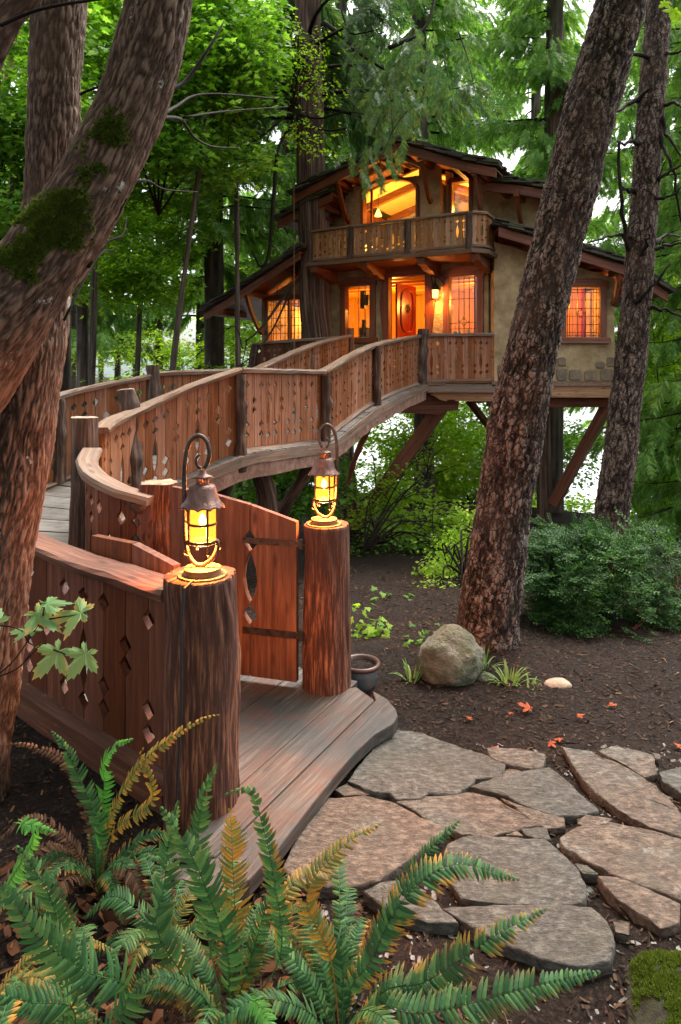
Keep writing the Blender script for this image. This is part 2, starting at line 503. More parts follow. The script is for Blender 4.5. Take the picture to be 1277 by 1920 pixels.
M['huck'] = leafmat('huckleberry_leaf', [(.008, .026, .007), (.016, .052, .012), (.034, .09, .02), (.09, .19, .03)], .25, .65)
M['fern'] = leafmat('fern_leaf', [(.014, .050, .016), (.032, .10, .030), (.085, .18, .05)], .25, .55, tip=((.42, .20, .03), (.16, .06, .02)))
M['freshfern'] = leafmat('fresh_fern_leaf', [(.05, .19, .03), (.09, .28, .05)], .35, .42)
M['deadfern'] = leafmat('dead_fern_leaf', [(.028, .013, .008), (.065, .03, .016), (.12, .06, .028)], .15, .85)
M['goldfern'] = leafmat('golden_fern_leaf', [(.05, .09, .025), (.17, .14, .03), (.30, .17, .035)], .3, .6, tip=((.45, .22, .04), (.25, .09, .02)))
M['bigleaf'] = leafmat('maple_sapling_leaf', [(.09, .19, .07), (.15, .27, .10)], .3, .55, tip=((.36, .30, .08), (.45, .14, .04)))
M['redleaf'] = leafmat('fallen_red_leaf', [(.22, .035, .012), (.34, .08, .025)], .1, .7)
M['lilyleaf'] = leafmat('lily_leaf', [(.09, .17, .04), (.16, .26, .07), (.28, .33, .10)], .3, .5)
M['litter'] = leafmat('litter_bits', [(.008, .005, .003), (.022, .012, .008), (.05, .026, .016), (.03, .022, .016), (.075, .045, .028), (.04, .025, .018), (.25, .13, .06)], .05, .9)
M['moss'] = leafmat('moss_tufts', [(.03, .055, .008), (.07, .11, .012), (.13, .17, .02)], .25, .8)
M['mossdark'] = leafmat('trunk_moss', [(.03, .055, .008), (.075, .115, .014), (.13, .17, .025)], .25, .8)
# ------------------------------------------------------------------ ground, water, far shore
def gz(x, y):
    x, y = np.asarray(x, float), np.asarray(y, float)
    z = -1.05 * smooth(4.6, 12.5, y) - .5 * smooth(12, 18, y)
    fall = smooth(17, 29, y + .55 * x - 4) * smooth(-9, -2, x - (y - 20) * .1)
    z = z - 5.5 * fall
    z = z - 3.0 * smooth(60, 90, y)
    r = np.hypot(x, y)
    z = z + (fbm(np.stack([x * .7, y * .7, 0 * x], -1), 3) - .5) * .16 * smooth(3.5, 6, r)
    z = z + (fbm(np.stack([x * 6, y * 6, 0 * x], -1), 3, 5) - .5) * .035
    return z - .02
def gz1(x, y): return float(gz(np.array([x]), np.array([y]))[0])
def axis(lo, hi, fine, growth):
    a = [0.0]
    st = fine
    while a[-1] < hi:
        a.append(a[-1] + st)
        if a[-1] > 7: st *= growth
    b = [0.0]
    st = fine
    while b[-1] > lo:
        b.append(b[-1] - st)
        if b[-1] < -5: st *= growth
    return np.array(sorted(set(b + a)))
gxs, gys = axis(-900, 900, .06, 1.06), axis(-60, 1500, .06, 1.06)
GX, GY = np.meshgrid(gxs, gys)
GZ = gz(GX, GY)
V = np.stack([GX, GY, GZ], -1).reshape(-1, 3)
nx, ny = len(gxs), len(gys)
ii = (np.arange(ny - 1)[:, None] * nx + np.arange(nx - 1)[None]).ravel()
q = NT('forest_soil')
tc = q.n('TexCoord')
n1 = q.noise((tc, 'Object'), 1.1, 5, .6)
n2 = q.noise((tc, 'Object'), 38.0, 6, .75)
n3 = q.noise((tc, 'Object'), 9.0, 6, .7)
c = q.ramp(n2, [(.36, (.004, .003, .002)), (.5, (.016, .010, .007)), (.62, (.042, .027, .019)), (.72, (.14, .09, .06))])
c2 = q.mix(q.ramp(n1, [(.4, (0, 0, 0)), (.65, (.45, .45, .45))]), c, (.026, .016, .012))
c3 = q.mix(q.ramp(n3, [(.66, (0, 0, 0)), (.74, (.5, .5, .5))]), c2, (.05, .065, .018))
bp = q.n('Bump', {'Height': q.math('ADD', n2, n3), 'Strength': 1.0, 'Distance': .03})
M['soil'] = q.done(q.n('BsdfPrincipled', {'Base Color': q.o(c3), 'Roughness': .95, 'Normal': bp, 'Specular IOR Level': .15}))
tag(npmesh('ground', V, np.stack([ii, ii + 1, ii + nx + 1, ii + nx], -1), M['soil'], None, True), kind='structure')
q = NT('lake_water')
tc = q.n('TexCoord')
nn = q.noise(q.n('VectorMath', {0: (tc, 'Object'), 1: (.5, 2.0, 1.0)}, operation='MULTIPLY'), 1.0, 4)
M['water'] = q.done(q.n('BsdfPrincipled', {'Base Color': (.30, .34, .34, 1), 'Roughness': .12, 'IOR': 1.8, 'Specular IOR Level': .9, 'Normal': q.n('Bump', {'Height': nn, 'Strength': .12, 'Distance': .1})}))
tag(MB().raw([(-900, 24, -5.3), (900, 24, -5.3), (900, 1600, -5.3), (-900, 1600, -5.3)], [(0, 1, 2, 3)]).build('lake', M['water']), kind='structure')
hx = np.linspace(-1100, 1100, 90)
hv = []
for j, (yy, k) in enumerate(((1150, 0), (1220, .6), (1350, 1.0), (1500, 0))):
    hh = -6 + k * (28 + 45 * fbm(np.stack([hx * .004, hx * 0 + j, hx * 0], -1), 4))
    hv.append(np.stack([hx, hx * 0 + yy, hh], -1))
hv = np.concatenate(hv)
ii = (np.arange(3)[:, None] * 90 + np.arange(89)[None]).ravel()
tag(npmesh('hills', hv, np.stack([ii, ii + 1, ii + 91, ii + 90], -1), plain('far_hills', (.10, .13, .12), .9, ns=.01), None, True), kind='structure')

# ------------------------------------------------------------------ trunks and logs (dense, displaced)
def frames(P):
    n = len(P)
    Tn = np.gradient(P, axis=0)
    Tn /= np.linalg.norm(Tn, axis=1)[:, None] + 1e-12
    e = np.cross(Tn[0], [0.31, .95, .1])
    e /= np.linalg.norm(e)
    E1 = np.zeros_like(P)
    for i in range(n):
        e = e - Tn[i] * e.dot(Tn[i])
        e /= np.linalg.norm(e)
        E1[i] = e
    return Tn, E1, np.cross(Tn, E1)
def trunk(name, pts, mat, parent=None, nth=64, step=.03, kind='log', flare=0, amp=1.0, moss=None, squash=None, seed=0, knots=(), caps=False):
    """pts: (x, y, z, radius) along the stem"""
    P = np.array(pts, float)
    # smooth spline
    Q = np.vstack([2 * P[0] - P[1], P, 2 * P[-1] - P[-2]])
    out = []
    for i in range(len(P) - 1):
        L = np.linalg.norm(P[i + 1, :3] - P[i, :3])
        k = max(2, int(L / step))
        t = (np.arange(k) / k)[:, None]
        a, b, c, d = Q[i:i + 4]
        out.append(.5 * (2 * b + (c - a) * t + (2 * a - 5 * b + 4 * c - d) * t * t + (3 * b - a - 3 * c + d) * t**3))
    out.append(P[-1:])
    S = np.vstack(out)
    Pc, r = S[:, :3], S[:, 3]
    Tn, E1, E2 = frames(Pc)
    L = np.concatenate([[0], np.cumsum(np.linalg.norm(np.diff(Pc, axis=0), axis=1))])
    th = np.arange(nth) / nth * 2 * np.pi
    co, si = np.cos(th), np.sin(th)
    G = np.stack([L[:, None] + 0 * th, r[:, None] * co, r[:, None] * si], -1) + seed * 3.7
    if kind == 'log':
        g = G * (5, 30, 30)
        a = fbm(g, 4, seed)
        cr = np.clip((fbm(G * (1.2, 15, 15), 3, seed + 9) - .60) * 9, 0, 1)
        disp = (a - .5) * .022 - cr * .018 + (fbm(G * (1.5, 3, 3), 2, seed + 4) - .5) * .05
        cav = np.clip(a * 1.3 - cr * .7, 0, 1)
    elif kind == 'gnarl':
        a = fbm(G * (2.5, 18, 18), 4, seed)
        lump = fbm(G * (4.5, 7, 7), 3, seed + 4)
        disp = (a - .5) * .03 + (lump - .5) * .11
        cav = np.clip(a * .9 + lump * .3, 0, 1)
    elif kind == 'pine':
        W = G + (fbm(G * 9, 3, seed)[..., None] - .5) * (.10, .06, .06)
        f1, f2 = voro(W * (8.5, 21, 21), seed)
        e = smooth(.0, .30, f2 - f1)
        b1, b2 = voro(W * (3.0, 9, 9), seed + 20)
        e2 = smooth(.0, .3, b2 - b1)
        a = fbm(G * (20, 52, 52), 4, seed + 2)
        lv = _h(*[np.floor(W[..., k_] * s_).astype(np.int64) for k_, s_ in ((0, 9), (1, 16), (2, 16))], seed)
        disp = e * .007 + e2 * .007 + (a - .5) * .026 + (fbm(G * (1.6, 3, 3), 2, seed + 4) - .5) * .05
        cav = np.clip(e * .30 + e2 * .40 + (a - .5) * 1.6 + .08, 0, 1)
    elif kind == 'maple':
        W = G + (fbm(G * 4, 3, seed)[..., None] - .5) * .03
        a = fbm(W * (13, 62, 62), 3, seed)
        b = fbm(G * (40, 30, 30), 3, seed + 3)
        lump = fbm(G * (1.6, 3.2, 3.2), 3, seed + 4)
        rd = 1 - np.abs(2 * a - 1) * 1.6
        disp = -np.clip(rd, 0, 1)**2 * .009 + (b - .5) * .006 + (lump - .5) * .07
        cav = np.clip(.95 - np.clip(rd, 0, 1)**1.5 * .8 + (b - .5) * .4, 0, 1)
    else:
        a = fbm(G * (.8, 24, 24), 4, seed)
        rd = np.clip(1 - np.abs(2 * a - 1) * 2.2, 0, 1)
        disp = (a - .5) * .03 - rd * .03 + (fbm(G * (.5, 3, 3), 2, seed + 4) - .5) * .08
        cav = np.clip(a * .6 + .5 - rd * .7, 0, 1)
    rr = r[:, None] + disp * amp
    if flare:
        rr = rr * (1 + flare * np.exp(-L / .22)[:, None] * (.6 + .7 * vnoise(np.stack([co * 2 + 5, si * 2 + 5, 0 * co], -1), seed)[None, :]))
    for (kl, ka, kr, kh) in knots:        # place along, angle, size, height
        da = np.angle(np.exp(1j * (th - ka)))
        d2 = ((L[:, None] - kl) / kr)**2 + (da[None, :] * r[:, None] / kr)**2
        rr = rr + kh * np.exp(-d2) * (1.0 - 1.2 * np.exp(-d2 * 9))
        cav = np.clip(cav - .9 * np.exp(-d2 * 3), 0, 1)
    if squash: rr = rr * (1 + squash * np.cos(2 * th)[None, :])
    V = Pc[:, None, :] + rr[..., None] * (co[None, :, None] * E1[:, None, :] + si[None, :, None] * E2[:, None, :])
    n = len(Pc)
    i = np.arange(n - 1)[:, None] * nth
    k = np.arange(nth)[None]
    k2 = (k + 1) % nth
    Fc = np.stack([i + k, i + k2, i + nth + k2, i + nth + k], -1).reshape(-1, 4)
    attr = {'cavity': cav.ravel()}
    if moss is not None: attr['moss'] = moss(V, co, si).ravel()
    o = npmesh(name, V.reshape(-1, 3), Fc, mat, parent, True, G.reshape(-1, 3), None, attr)
    if caps:                              # a sawn, cracked end
        ring = V[-1]
        ctr = ring.mean(0)
        rs = [ring]
        for f_ in (.93, .7, .45, .2, .02):
            p = ctr + (ring - ctr) * f_
            p = p + Tn[-1] * (.006 + (fbm(p * 22, 3, seed)[:, None] - .5) * .022)
            rs.append(p)
        W = np.vstack(rs)
        i = np.arange(5)[:, None] * nth
        Fc = np.stack([i + k, i + k2, i + nth + k2, i + nth + k], -1).reshape(-1, 4)
        npmesh('cut_top', W, Fc, M['endgrain'], o if parent is None else parent, True, W - ctr)
    return o

# ------------------------------------------------------------------ flagstone path
def fl(cx, cy): return (500 + cx * .6085, 1340 + cy * .6085)
stones = [
    [(255,205),(285,160),(330,105),(365,70),(400,45),(480,55),(540,80),(600,100),(680,125),(732,148),(728,170),(718,188),(640,196),(636,208),(585,245),(540,244),(500,238),(480,258),(450,262),(400,262),(380,240),(330,240)],
    [(682,103),(780,105),(858,122),(850,160),(820,170),(735,150),(690,132)],
    [(628,222),(700,195),(790,175),(870,162),(890,175),(925,205),(960,240),(1020,293),(960,310),(880,315),(820,290),(740,250)],
    [(402,268),(460,254),(520,252),(640,240),(700,256),(745,285),(790,305),(858,335),(780,352),(700,372),(600,370),(550,345),(510,335),(450,290)],
    [(722,258),(800,288),(870,308),(915,320),(918,345),(860,350),(800,312)],
    [(55,470),(80,410),(130,320),(190,260),(300,250),(380,268),(450,303),(548,345),(520,380),(455,430),(400,470),(350,508),(250,530),(100,520)],
    [(560,400),(622,376),(740,378),(860,388),(900,422),(960,480),(985,540),(965,576),(850,583),(720,580),(640,572),(600,562),(540,480)],
    [(545,595),(640,590),(700,587),(860,588),(1000,597),(1045,640),(1070,700),(1060,755),(960,775),(850,752),(700,688),(620,640)],
    [(913,103),(1000,117),(1120,170),(1200,220),(1277,300),(1400,345),(1400,405),(1277,372),(1180,345),(1080,290),(1000,230),(940,150)],
    [(1022,112),(1080,95),(1190,125),(1203,182),(1165,192),(1105,153)],
    [(1208,180),(1277,162),(1350,170),(1350,250),(1277,243),(1222,205)],
    [(910,378),(960,347),(1040,330),(1150,348),(1277,383),(1420,410),(1420,640),(1277,570),(1190,535),(1100,505),(980,448),(915,400)],
    [(1022,500),(1080,502),(1180,540),(1272,582),(1270,640),(1215,655),(1140,610),(1060,550)],
    [(1068,632),(1118,640),(1116,680),(1075,670)],
    [(958,335),(985,308),(1040,318),(1065,322),(1030,342),(990,344)],
    [(785,352),(862,350),(876,385),(840,382),(800,372)],
    [(205,230),(250,213),(300,235),(318,248),(240,250)],
    [(300,545),(350,520),(440,505),(530,585),(590,640),(500,640),(380,600)],
    [(1190,118),(1212,124),(1214,140),(1196,136)], [(740,168),(770,172),(800,182),(760,190),(728,196)],
    [(735,358),(775,360),(790,374),(740,372)], [(1285,250),(1400,262),(1400,330),(1300,296)], [(950,460),(985,466),(1020,490),(975,488)]]
M['flag'] = None
q = NT('flagstone')
tc = q.n('TexCoord')
oi = q.n('ObjectInfo')
off = q.n('VectorMath', {0: (tc, 'Object'), 1: q.n('CombineXYZ', {'X': q.math('MULTIPLY', (oi, 'Random'), 9.0), 'Y': 0.0, 'Z': q.math('MULTIPLY', (oi, 'Random'), 5.0)})}, operation='ADD')
n1 = q.noise(off, 2.6, 6, .6)
n2 = q.noise(q.n('VectorMath', {0: off, 1: (22.0, 42.0, 50.0)}, operation='MULTIPLY'), 1.0, 9, .72, .15)
n3 = q.noise(off, 1.1, 4, .6)
c = q.ramp(n2, [(.30, (.03, .028, .024)), (.5, (.112, .102, .086)), (.68, (.24, .22, .185))])
pink = q.mix(1.0, c, (1.05, .78, .66), 'MULTIPLY')
pf = q.ramp(q.math('ADD', q.math('MULTIPLY', n3, .7), q.math('MULTIPLY', (oi, 'Random'), .5)), [(.52, (0, 0, 0)), (.68, (1, 1, 1))])
c = q.mix(q.math('MULTIPLY', pf, .85), c, q.o(pink))
c = q.mix(q.ramp(n1, [(.5, (0, 0, 0)), (.72, (.75, .75, .75))]), q.o(c), (.10, .088, .065))
n4 = q.noise(off, 5.5, 7, .75)
c = q.mix(q.ramp(n4, [(.58, (0, 0, 0)), (.66, (.6, .6, .6))]), q.o(c), (.05, .042, .034))
c = q.mix(q.ramp(n4, [(.34, (.5, .5, .5)), (.40, (0, 0, 0))]), q.o(c), (.30, .29, .26))
hv = q.n('HueSaturation', {'Color': q.o(c), 'Value': q.math('ADD', q.math('MULTIPLY', (oi, 'Random'), .5), .75)})
n4_ = n4
bp = q.n('Bump', {'Height': q.math('ADD', n2, q.math('MULTIPLY', n4_, 1.2)), 'Strength': 1.0, 'Distance': .03})
M['flag'] = q.done(q.n('BsdfPrincipled', {'Base Color': hv, 'Roughness': .8, 'Normal': bp, 'Specular IOR Level': .3}))
path = T('path', 'flagstone path of split rock slabs set in dark soil', None, (0.9, 3.3, 0), kind='structure')
for k, st in enumerate(stones):
    zt = .016 + .010 * R.random() if len(st) > 5 else .014
    P = [onz(*fl(*p), zt) for p in st]
    Q = []
    n = len(P)
    for i in range(n):                      # break the outline up
        a, b = P[i], P[(i + 1) % n]
        L = (b - a).length
        m = max(1, int(L / .035))
        nr = Vector((-(b - a).y, (b - a).x, 0)).normalized()
        for j in range(m):
            p = a.lerp(b, j / m)
            if j: p = p + nr * (R.uniform(-.006, .006) + .012 * math.sin(j * 1.7 + k) * (m > 6))
            Q.append(p)
    cen = sum(Q, Vector()) / len(Q)
    n = len(Q)
    A = np.array([tuple(p) for p in Q])
    cn = np.array(tuple(cen))
    tilt = (R.uniform(-.012, .012), R.uniform(-.012, .012))
    rings = [(1.02, -.07), (1.022, -.015), (1.018, -.004), (1.006, .001), (.96, .002)]
    rings += [(f_, .003) for f_ in (.85, .7, .52, .34, .17, .001)]
    W = []
    for f_, dz in rings:
        B = cn + (A - cn) * f_
        B = B + (fbm(B * 30 + dz * 900, 2, k)[:, None] - .5) * (.014 if f_ > .97 else .0) * np.array([1, 1, 0])
        zz = dz + (fbm(B * (9, 16, 9), 4, k) - .5) * .011 * (f_ < .99) + np.where(fbm(B * (3, 4, 3), 3, k + 30) > .55, -.006, 0) * (f_ < .97)
        B = B.copy()
        B[:, 2] = zt + zz + (B[:, 0] - cn[0]) * tilt[0] + (B[:, 1] - cn[1]) * tilt[1]
        W.append(B)
    W = np.vstack(W)
    i = np.arange(len(rings) - 1)[:, None] * n
    kk = np.arange(n)[None]
    k2 = (kk + 1) % n
    npmesh('flagstone', W, np.stack([i + kk, i + k2, i + n + k2, i + n + kk], -1).reshape(-1, 4), M['flag'], path, False)

# ------------------------------------------------------------------ pickets with sawn cut-outs
def poly_w(kind, sc_=1.0, ws=1.0):
    D = lambda c, h=.056, w=.036: [(c - h * sc_, 0), (c, w * ws), (c + h * sc_, 0)]
    if kind == 'A': return [(0, 0)] + D(.16) + D(.30) + D(.83) + [(1, 0)]
    if kind == 'M': return [(0, 0)] + D(.49) + D(.62) + [(1, 0)]
    if kind == 'B': return [(0, 0)] + D(.12) + [(1, 0)]
    if kind == 'L': return [(0, 0)] + D(.14) + [(.21, 0), (.28, .017 * ws), (.36, .026 * ws), (.42, .028 * ws), (.48, .025 * ws), (.55, .016 * ws), (.61, 0)] + D(.70, .045) + D(.83, .045) + [(1, 0)]
    if kind == 'C': return [(0, 0)] + D(.24, .06) + [(.36, .006)] + D(.5, .05) + [(.64, .006)] + D(.80, .06) + [(1, 0)]
    if kind == 'K': return [(0, 0)] + D(.14, .05) + [(.22, 0), (.32, .018 * ws), (.45, .028 * ws), (.58, .018 * ws), (.68, 0)] + D(.8, .05) + [(1, 0)]
    if kind == 'G': return [(0, 0)] + D(.36, .055, .05) + [(.43, 0), (.49, .03), (.56, .045), (.64, .036), (.70, .012), (.725, 0)] + D(.79, .06, .052) + [(1, 0)]
    return [(0, 0), (1, 0)]
def interp(pl, v):
    for i in range(len(pl) - 1):
        if pl[i][0] <= v <= pl[i + 1][0]:
            a, b = pl[i], pl[i + 1]
            return a[1] if b[0] - a[0] < 1e-9 else a[1] + (b[1] - a[1]) * (v - a[0]) / (b[0] - a[0])
    return 0
def picket(parent, a, b, zb, zt, kl, kr, mat, th=.024, name='picket', gap=.0042, sc_=1.0, ws=1.0):
    """a, b: plan ends; zb, zt: (left, right) heights"""
    a, b = Vector((a[0], a[1], 0)), Vector((b[0], b[1], 0))
    L = (b - a).length
    d = (b - a) / L
    nr = Vector((d.y, -d.x, 0)) * (th / 2)
    nr2 = nr + Vector((d.y, -d.x, 0)) * R.uniform(-.002, .002)
    pl, pr = poly_w(kl, sc_, ws), poly_w(kr, sc_, ws)
    vs = sorted(set([round(p[0], 4) for p in pl + pr]))
    V, G, Fc = [], [], []
    for v in vs:
        xl, xr = gap + interp(pl, v), L - gap - interp(pr, v)
        for x, in ((xl,), (xr,)):
            u = x / L
            z0, z1 = zb[0] + (zb[1] - zb[0]) * u, zt[0] + (zt[1] - zt[0]) * u
            p = a + d * x + Vector((0, 0, z0 + (z1 - z0) * v))
            V += [p + nr2, p - nr2]
            G += [(p.z, x, th), (p.z, x, 0)]
    n = len(vs)
    for i in range(n - 1):
        c = i * 4
        Fc += [(c, c + 2, c + 6, c + 4), (c + 1, c + 5, c + 7, c + 3), (c, c + 4, c + 5, c + 1), (c + 2, c + 3, c + 7, c + 6)]
    Fc += [(0, 1, 3, 2), ((n - 1) * 4, (n - 1) * 4 + 2, (n - 1) * 4 + 3, (n - 1) * 4 + 1)]
    return npmesh(name, np.array([tuple(v) for v in V]), Fc, mat, parent, False, np.array(G))
CAPW = [(-.07, -.055), (.07, -.055), (.078, -.02), (.066, 0), (-.066, 0), (-.078, -.02)]
BOTW = [(-.035, -.09), (.045, -.09), (.058, -.05), (.045, -.035), (.02, -.035), (.0, 0), (-.035, 0)]
def railing(parent, pts, h, step, mats, seq='ALAM', cap=CAPW, bot=BOTW, sc_=1.0, ws=1.0, th=.024, capscale=1.0, nocap=False, capz=0.0, start=0, rough=.004):
    """pts: (x, y, cap height); h: cap top to bottom-rail top"""
    P = resample(pts, step)
    r = T('railing', None, None)
    r.parent = parent
    r.matrix_parent_inverse = Matrix.Translation(-Vector(parent.location)) if parent.parent is None else Matrix.Identity(4)
    r['bare'] = 1
    if not nocap:
        D = resample(pts, .12)
        MB().sweep([p + Vector((0, 0, capz)) for p in D], [(x * capscale, y * capscale) for x, y in cap], rough=rough).build('cap_rail', mats[1], r)
    D = resample(pts, .16)
    hh = (lambda p: h) if not callable(h) else h
    MB().sweep([p - Vector((0, 0, hh(p))) for p in D], bot, rough=rough).build('bottom_rail', mats[1], r)
    for i in range(len(P) - 1):
        a, b = P[i], P[i + 1]
        j = R.uniform(-.004, .004)
        picket(r, a, b, (a.z - hh(a) - .01, b.z - hh(b) - .01), (a.z - .05, b.z - .05), seq[(i + start) % len(seq)], seq[(i + 1 + start) % len(seq)], mats[0], th, sc_=sc_, ws=ws)
    return r

# ------------------------------------------------------------------ footbridge
Rp = [(-.66, 4.86, .10), (-1.22, 4.98, .24), (-1.74, 5.12, .36), (-2.1, 5.85, .50), (-2.19, 6.9, .82), (-1.15, 7.7, 1.22), (-.24, 9.1, 1.20), (.51, 10.7, 1.62), (1.5, 12.9, 1.92)]
Lp = [(-1.28, 3.86, .12), (-1.93, 4.40, .24), (-2.75, 4.92, .36), (-3.45, 5.9, .50), (-3.25, 7.45, .84), (-1.95, 8.5, 1.22), (-1.2, 9.73, 1.20), (-.45, 11.3, 1.66), (.15, 13.4, 1.93)]
bridge = T('footbridge', 'curving wooden footbridge with cut-out pickets climbing from the gate to the treehouse', 'footbridge', (-1.2, 6.5, 0))
Rs, Ls = [], []
NS = 40
def pairpts(P, n=60):
    c = []
    for i in range(len(P) - 1):
        for k in range(n): c.append(Vector(P[i]).lerp(Vector(P[i + 1]), k / n))
    return c + [Vector(P[-1])]
Ra, La = catmull(Rp[1:5], 12)[:-1] + pairpts(Rp[4:6], 12)[:-1] + pairpts(Rp[5:7], 12)[:-1] + catmull(Rp[6:], 12), catmull(Lp[1:5], 12)[:-1] + pairpts(Lp[4:6], 12)[:-1] + pairpts(Lp[5:7], 12)[:-1] + catmull(Lp[6:], 12)
acc, prevR, prevL = 0, Vector(Rp[0]), Vector(Lp[0])
pr, pl_ = [prevR], [prevL]
allR, allL = [Vector(Rp[0]).lerp(Vector(Rp[1]), k / 8) for k in range(8)] + Ra, [Vector(Lp[0]).lerp(Vector(Lp[1]), k / 8) for k in range(8)] + La
for a, b in zip(allR, allL):
    mid = (a + b) / 2
    if (mid - (pr[-1] + pl_[-1]) / 2).length > .16:
        pr.append(a)
        pl_.append(b)
for i in range(len(pr) - 1):
    a, b, c, d = pr[i], pl_[i], pr[i + 1], pl_[i + 1]
    ea, ec = (a - b).normalized() * (.15 if i > 3 else 0.02), (c - d).normalized() * (.15 if i > 3 else 0.02)
    a, c = a + ea, c + ec
    b, d = b + ea * .15, d + ec * .15
    g = .03
    a2, b2, c2, d2 = a.lerp(c, g), b.lerp(d, g), c.lerp(a, g), d.lerp(b, g)
    j = R.uniform(0, .008)
    up = Vector((0, 0, .04))
    V = [p - up + Vector((0, 0, -j)) for p in (a2, b2, d2, c2)] + [p + Vector((0, 0, -j)) for p in (a2, b2, d2, c2)]
    MB().raw(V, [(0, 1, 2, 3), (7, 6, 5, 4), (0, 4, 5, 1), (1, 5, 6, 2), (2, 6, 7, 3), (3, 7, 4, 0)], (b - a)).build('deck_plank', M['deckw'], bridge)
# stringers on the open side
def offs(P, d, dz):
    out = []
    for i, p in enumerate(P):
        t = (P[min(i + 1, len(P) - 1)] - P[max(i - 1, 0)])
        n = Vector((t.y, -t.x, 0)).normalized()
        out.append(p + n * d + Vector((0, 0, dz)))
    return out
RR = resample([Vector(p) for p in Ra[10:]], .25)
MB().sweep(offs(RR, .155, -.075), [(-.018, -.06), (.018, -.06), (.02, .06), (-.018, .055)], rough=.004).build('edge_board', M['cap'], bridge)
MB().sweep(offs(RR, .06, -.21), [(-.07, -.085), (.06, -.09), (.075, .07), (-.07, .08)], rough=.012).build('stringer', M['hewn'], bridge)
LL = resample([Vector(p) for p in La[10:]], .25)
MB().sweep(offs(LL, -.10, -.13), [(-.05, -.12), (.05, -.12), (.05, .08), (-.05, .08)], rough=.008).build('stringer', M['hewn'], bridge)
# inner railing, from the stump by the gate up to the treehouse
B0, A0 = Vector((-1.33, 4.88, 1.245)), Vector((-2.22, 5.88, 1.50))
brm = (M['board'], M['cap'])
curve1 = catmull([(-1.32, 4.80, 1.235), (-1.56, 4.86, 1.29), (-1.80, 5.03, 1.36), (-1.95, 5.25, 1.43), (-2.01, 5.52, 1.50)], 8)
railing(bridge, curve1, 1.0, .125, (M['fence'], M['cap']), capscale=1.05, rough=.003)
A1, C0, D0, E0, F0, G0 = Vector((-2.07, 5.88, 1.63)), Vector((-2.19, 6.85, 1.735)), Vector((-1.15, 7.7, 2.165)), Vector((-.24, 9.1, 2.145)), Vector((.51, 10.7, 2.56)), Vector((1.52, 12.9, 2.84))
ca = catmull([A1, (-2.2, 6.5, 1.66), C0.lerp(D0, .12), C0.lerp(D0, .45), D0], 6)
ca = [A1, Vector((-2.12, 6.35, 1.68)), Vector((-1.97, 6.90, 1.79)), Vector((-1.6, 7.32, 1.985)), D0]
ca = catmull(ca, 6)
railing(bridge, ca, .93, .13, brm, ws=1.15)
railing(bridge, [D0, E0], .90, .13, brm, start=1, ws=1.15)
railing(bridge, catmull([E0, F0, G0], 8), .86, .13, brm, start=2, ws=1.15)
# outer railing
Lc = catmull([(-3.0, 4.95, 1.28), (-3.5, 5.7, 1.42), (-3.5, 6.6, 1.64), (-3.07, 7.67, 1.90), (-2.31, 8.25, 2.09)], 8)
railing(bridge, Lc, .92, .125, brm)
railing(bridge, [(-2.28, 8.3, 2.12), (-1.95, 8.55, 2.14), (-1.25, 9.7, 2.17)], .9, .125, brm)
railing(bridge, catmull([(-1.22, 9.72, 2.17), (-.50, 11.3, 2.58), (.17, 13.35, 2.86)], 8), .86, .125, brm, start=1)
def gpost(x, y, z0, z1, r, parent=bridge, lean=(0, 0), mat='gnarl', n=28, seed=1, kind='gnarl', amp=.6, cap=False, knots=()):
    pts = [(x, y, z0, r * 1.12), (x + lean[0] * .4, y + lean[1] * .4, (z0 + z1) / 2, r), (x + lean[0], y + lean[1], z1, r * .95)]
    return trunk('post', pts, M[mat], parent, n, .025, kind, amp=amp, seed=seed, caps=cap, knots=knots)
pA = gpost(-2.12, 5.64, .25, 1.735, .115, seed=3, kind='log', amp=.9, cap=True, n=60)
pB = gpost(-1.31, 4.95, .1, 1.31, .145, seed=5, kind='gnarl', amp=.8, cap=True, n=48, mat='log')
trunk('knot', [(-1.40, 4.86, 1.15, .05), (-1.44, 4.80, 1.2, .055), (-1.45, 4.75, 1.22, .03)], M['gnarl'], pB, 24, .02, 'gnarl', amp=.6, seed=8)
trunk('knot', [(-1.16, 4.9, 1.0, .05), (-1.07, 4.84, 1.08, .06), (-1.02, 4.82, 1.14, .045)], M['gnarl'], pB, 24, .02, 'gnarl', amp=.6, seed=9)
gpost(-2.00, 6.72, .55, 1.93, .088, lean=(-.13, .12), seed=7, cap=True, n=36, amp=.9)
gpost(D0.x + .03, D0.y - .06, 1.0, 2.09, .06, seed=11, knots=((.75, 4.2, .06, .05), (.6, 4.6, .05, .05)))
gpost(E0.x + .05, E0.y - .07, .95, 2.07, .065, seed=13, knots=((.75, 4.2, .06, .05),))
gpost(F0.x + .06, F0.y - .05, 1.5, 2.52, .06, seed=15)
gpost(G0.x - .03, G0.y - .10, 1.75, 2.93, .11, seed=17, amp=1.0, lean=(.05, 0), knots=((.8, 4.2, .09, .1), (.55, 5.0, .08, .08)))
gpost(-2.27, 8.27, 1.1, 2.20, .085, seed=19, mat='gnarl', knots=((.8, 4.5, .07, .07),))
gpost(-3.12, 7.58, .3, 1.85, .07, seed=21)
gpost(-1.2, 9.75, 1.1, 2.12, .06, seed=23)
gpost(-.50, 11.35, 1.6, 2.54, .06, seed=25)
gpost(.20, 13.35, 1.9, 2.98, .07, seed=27, mat='beam', kind='log', amp=.3)
gpost(-3.42, 5.2, 0, 1.45, .08, seed=29)
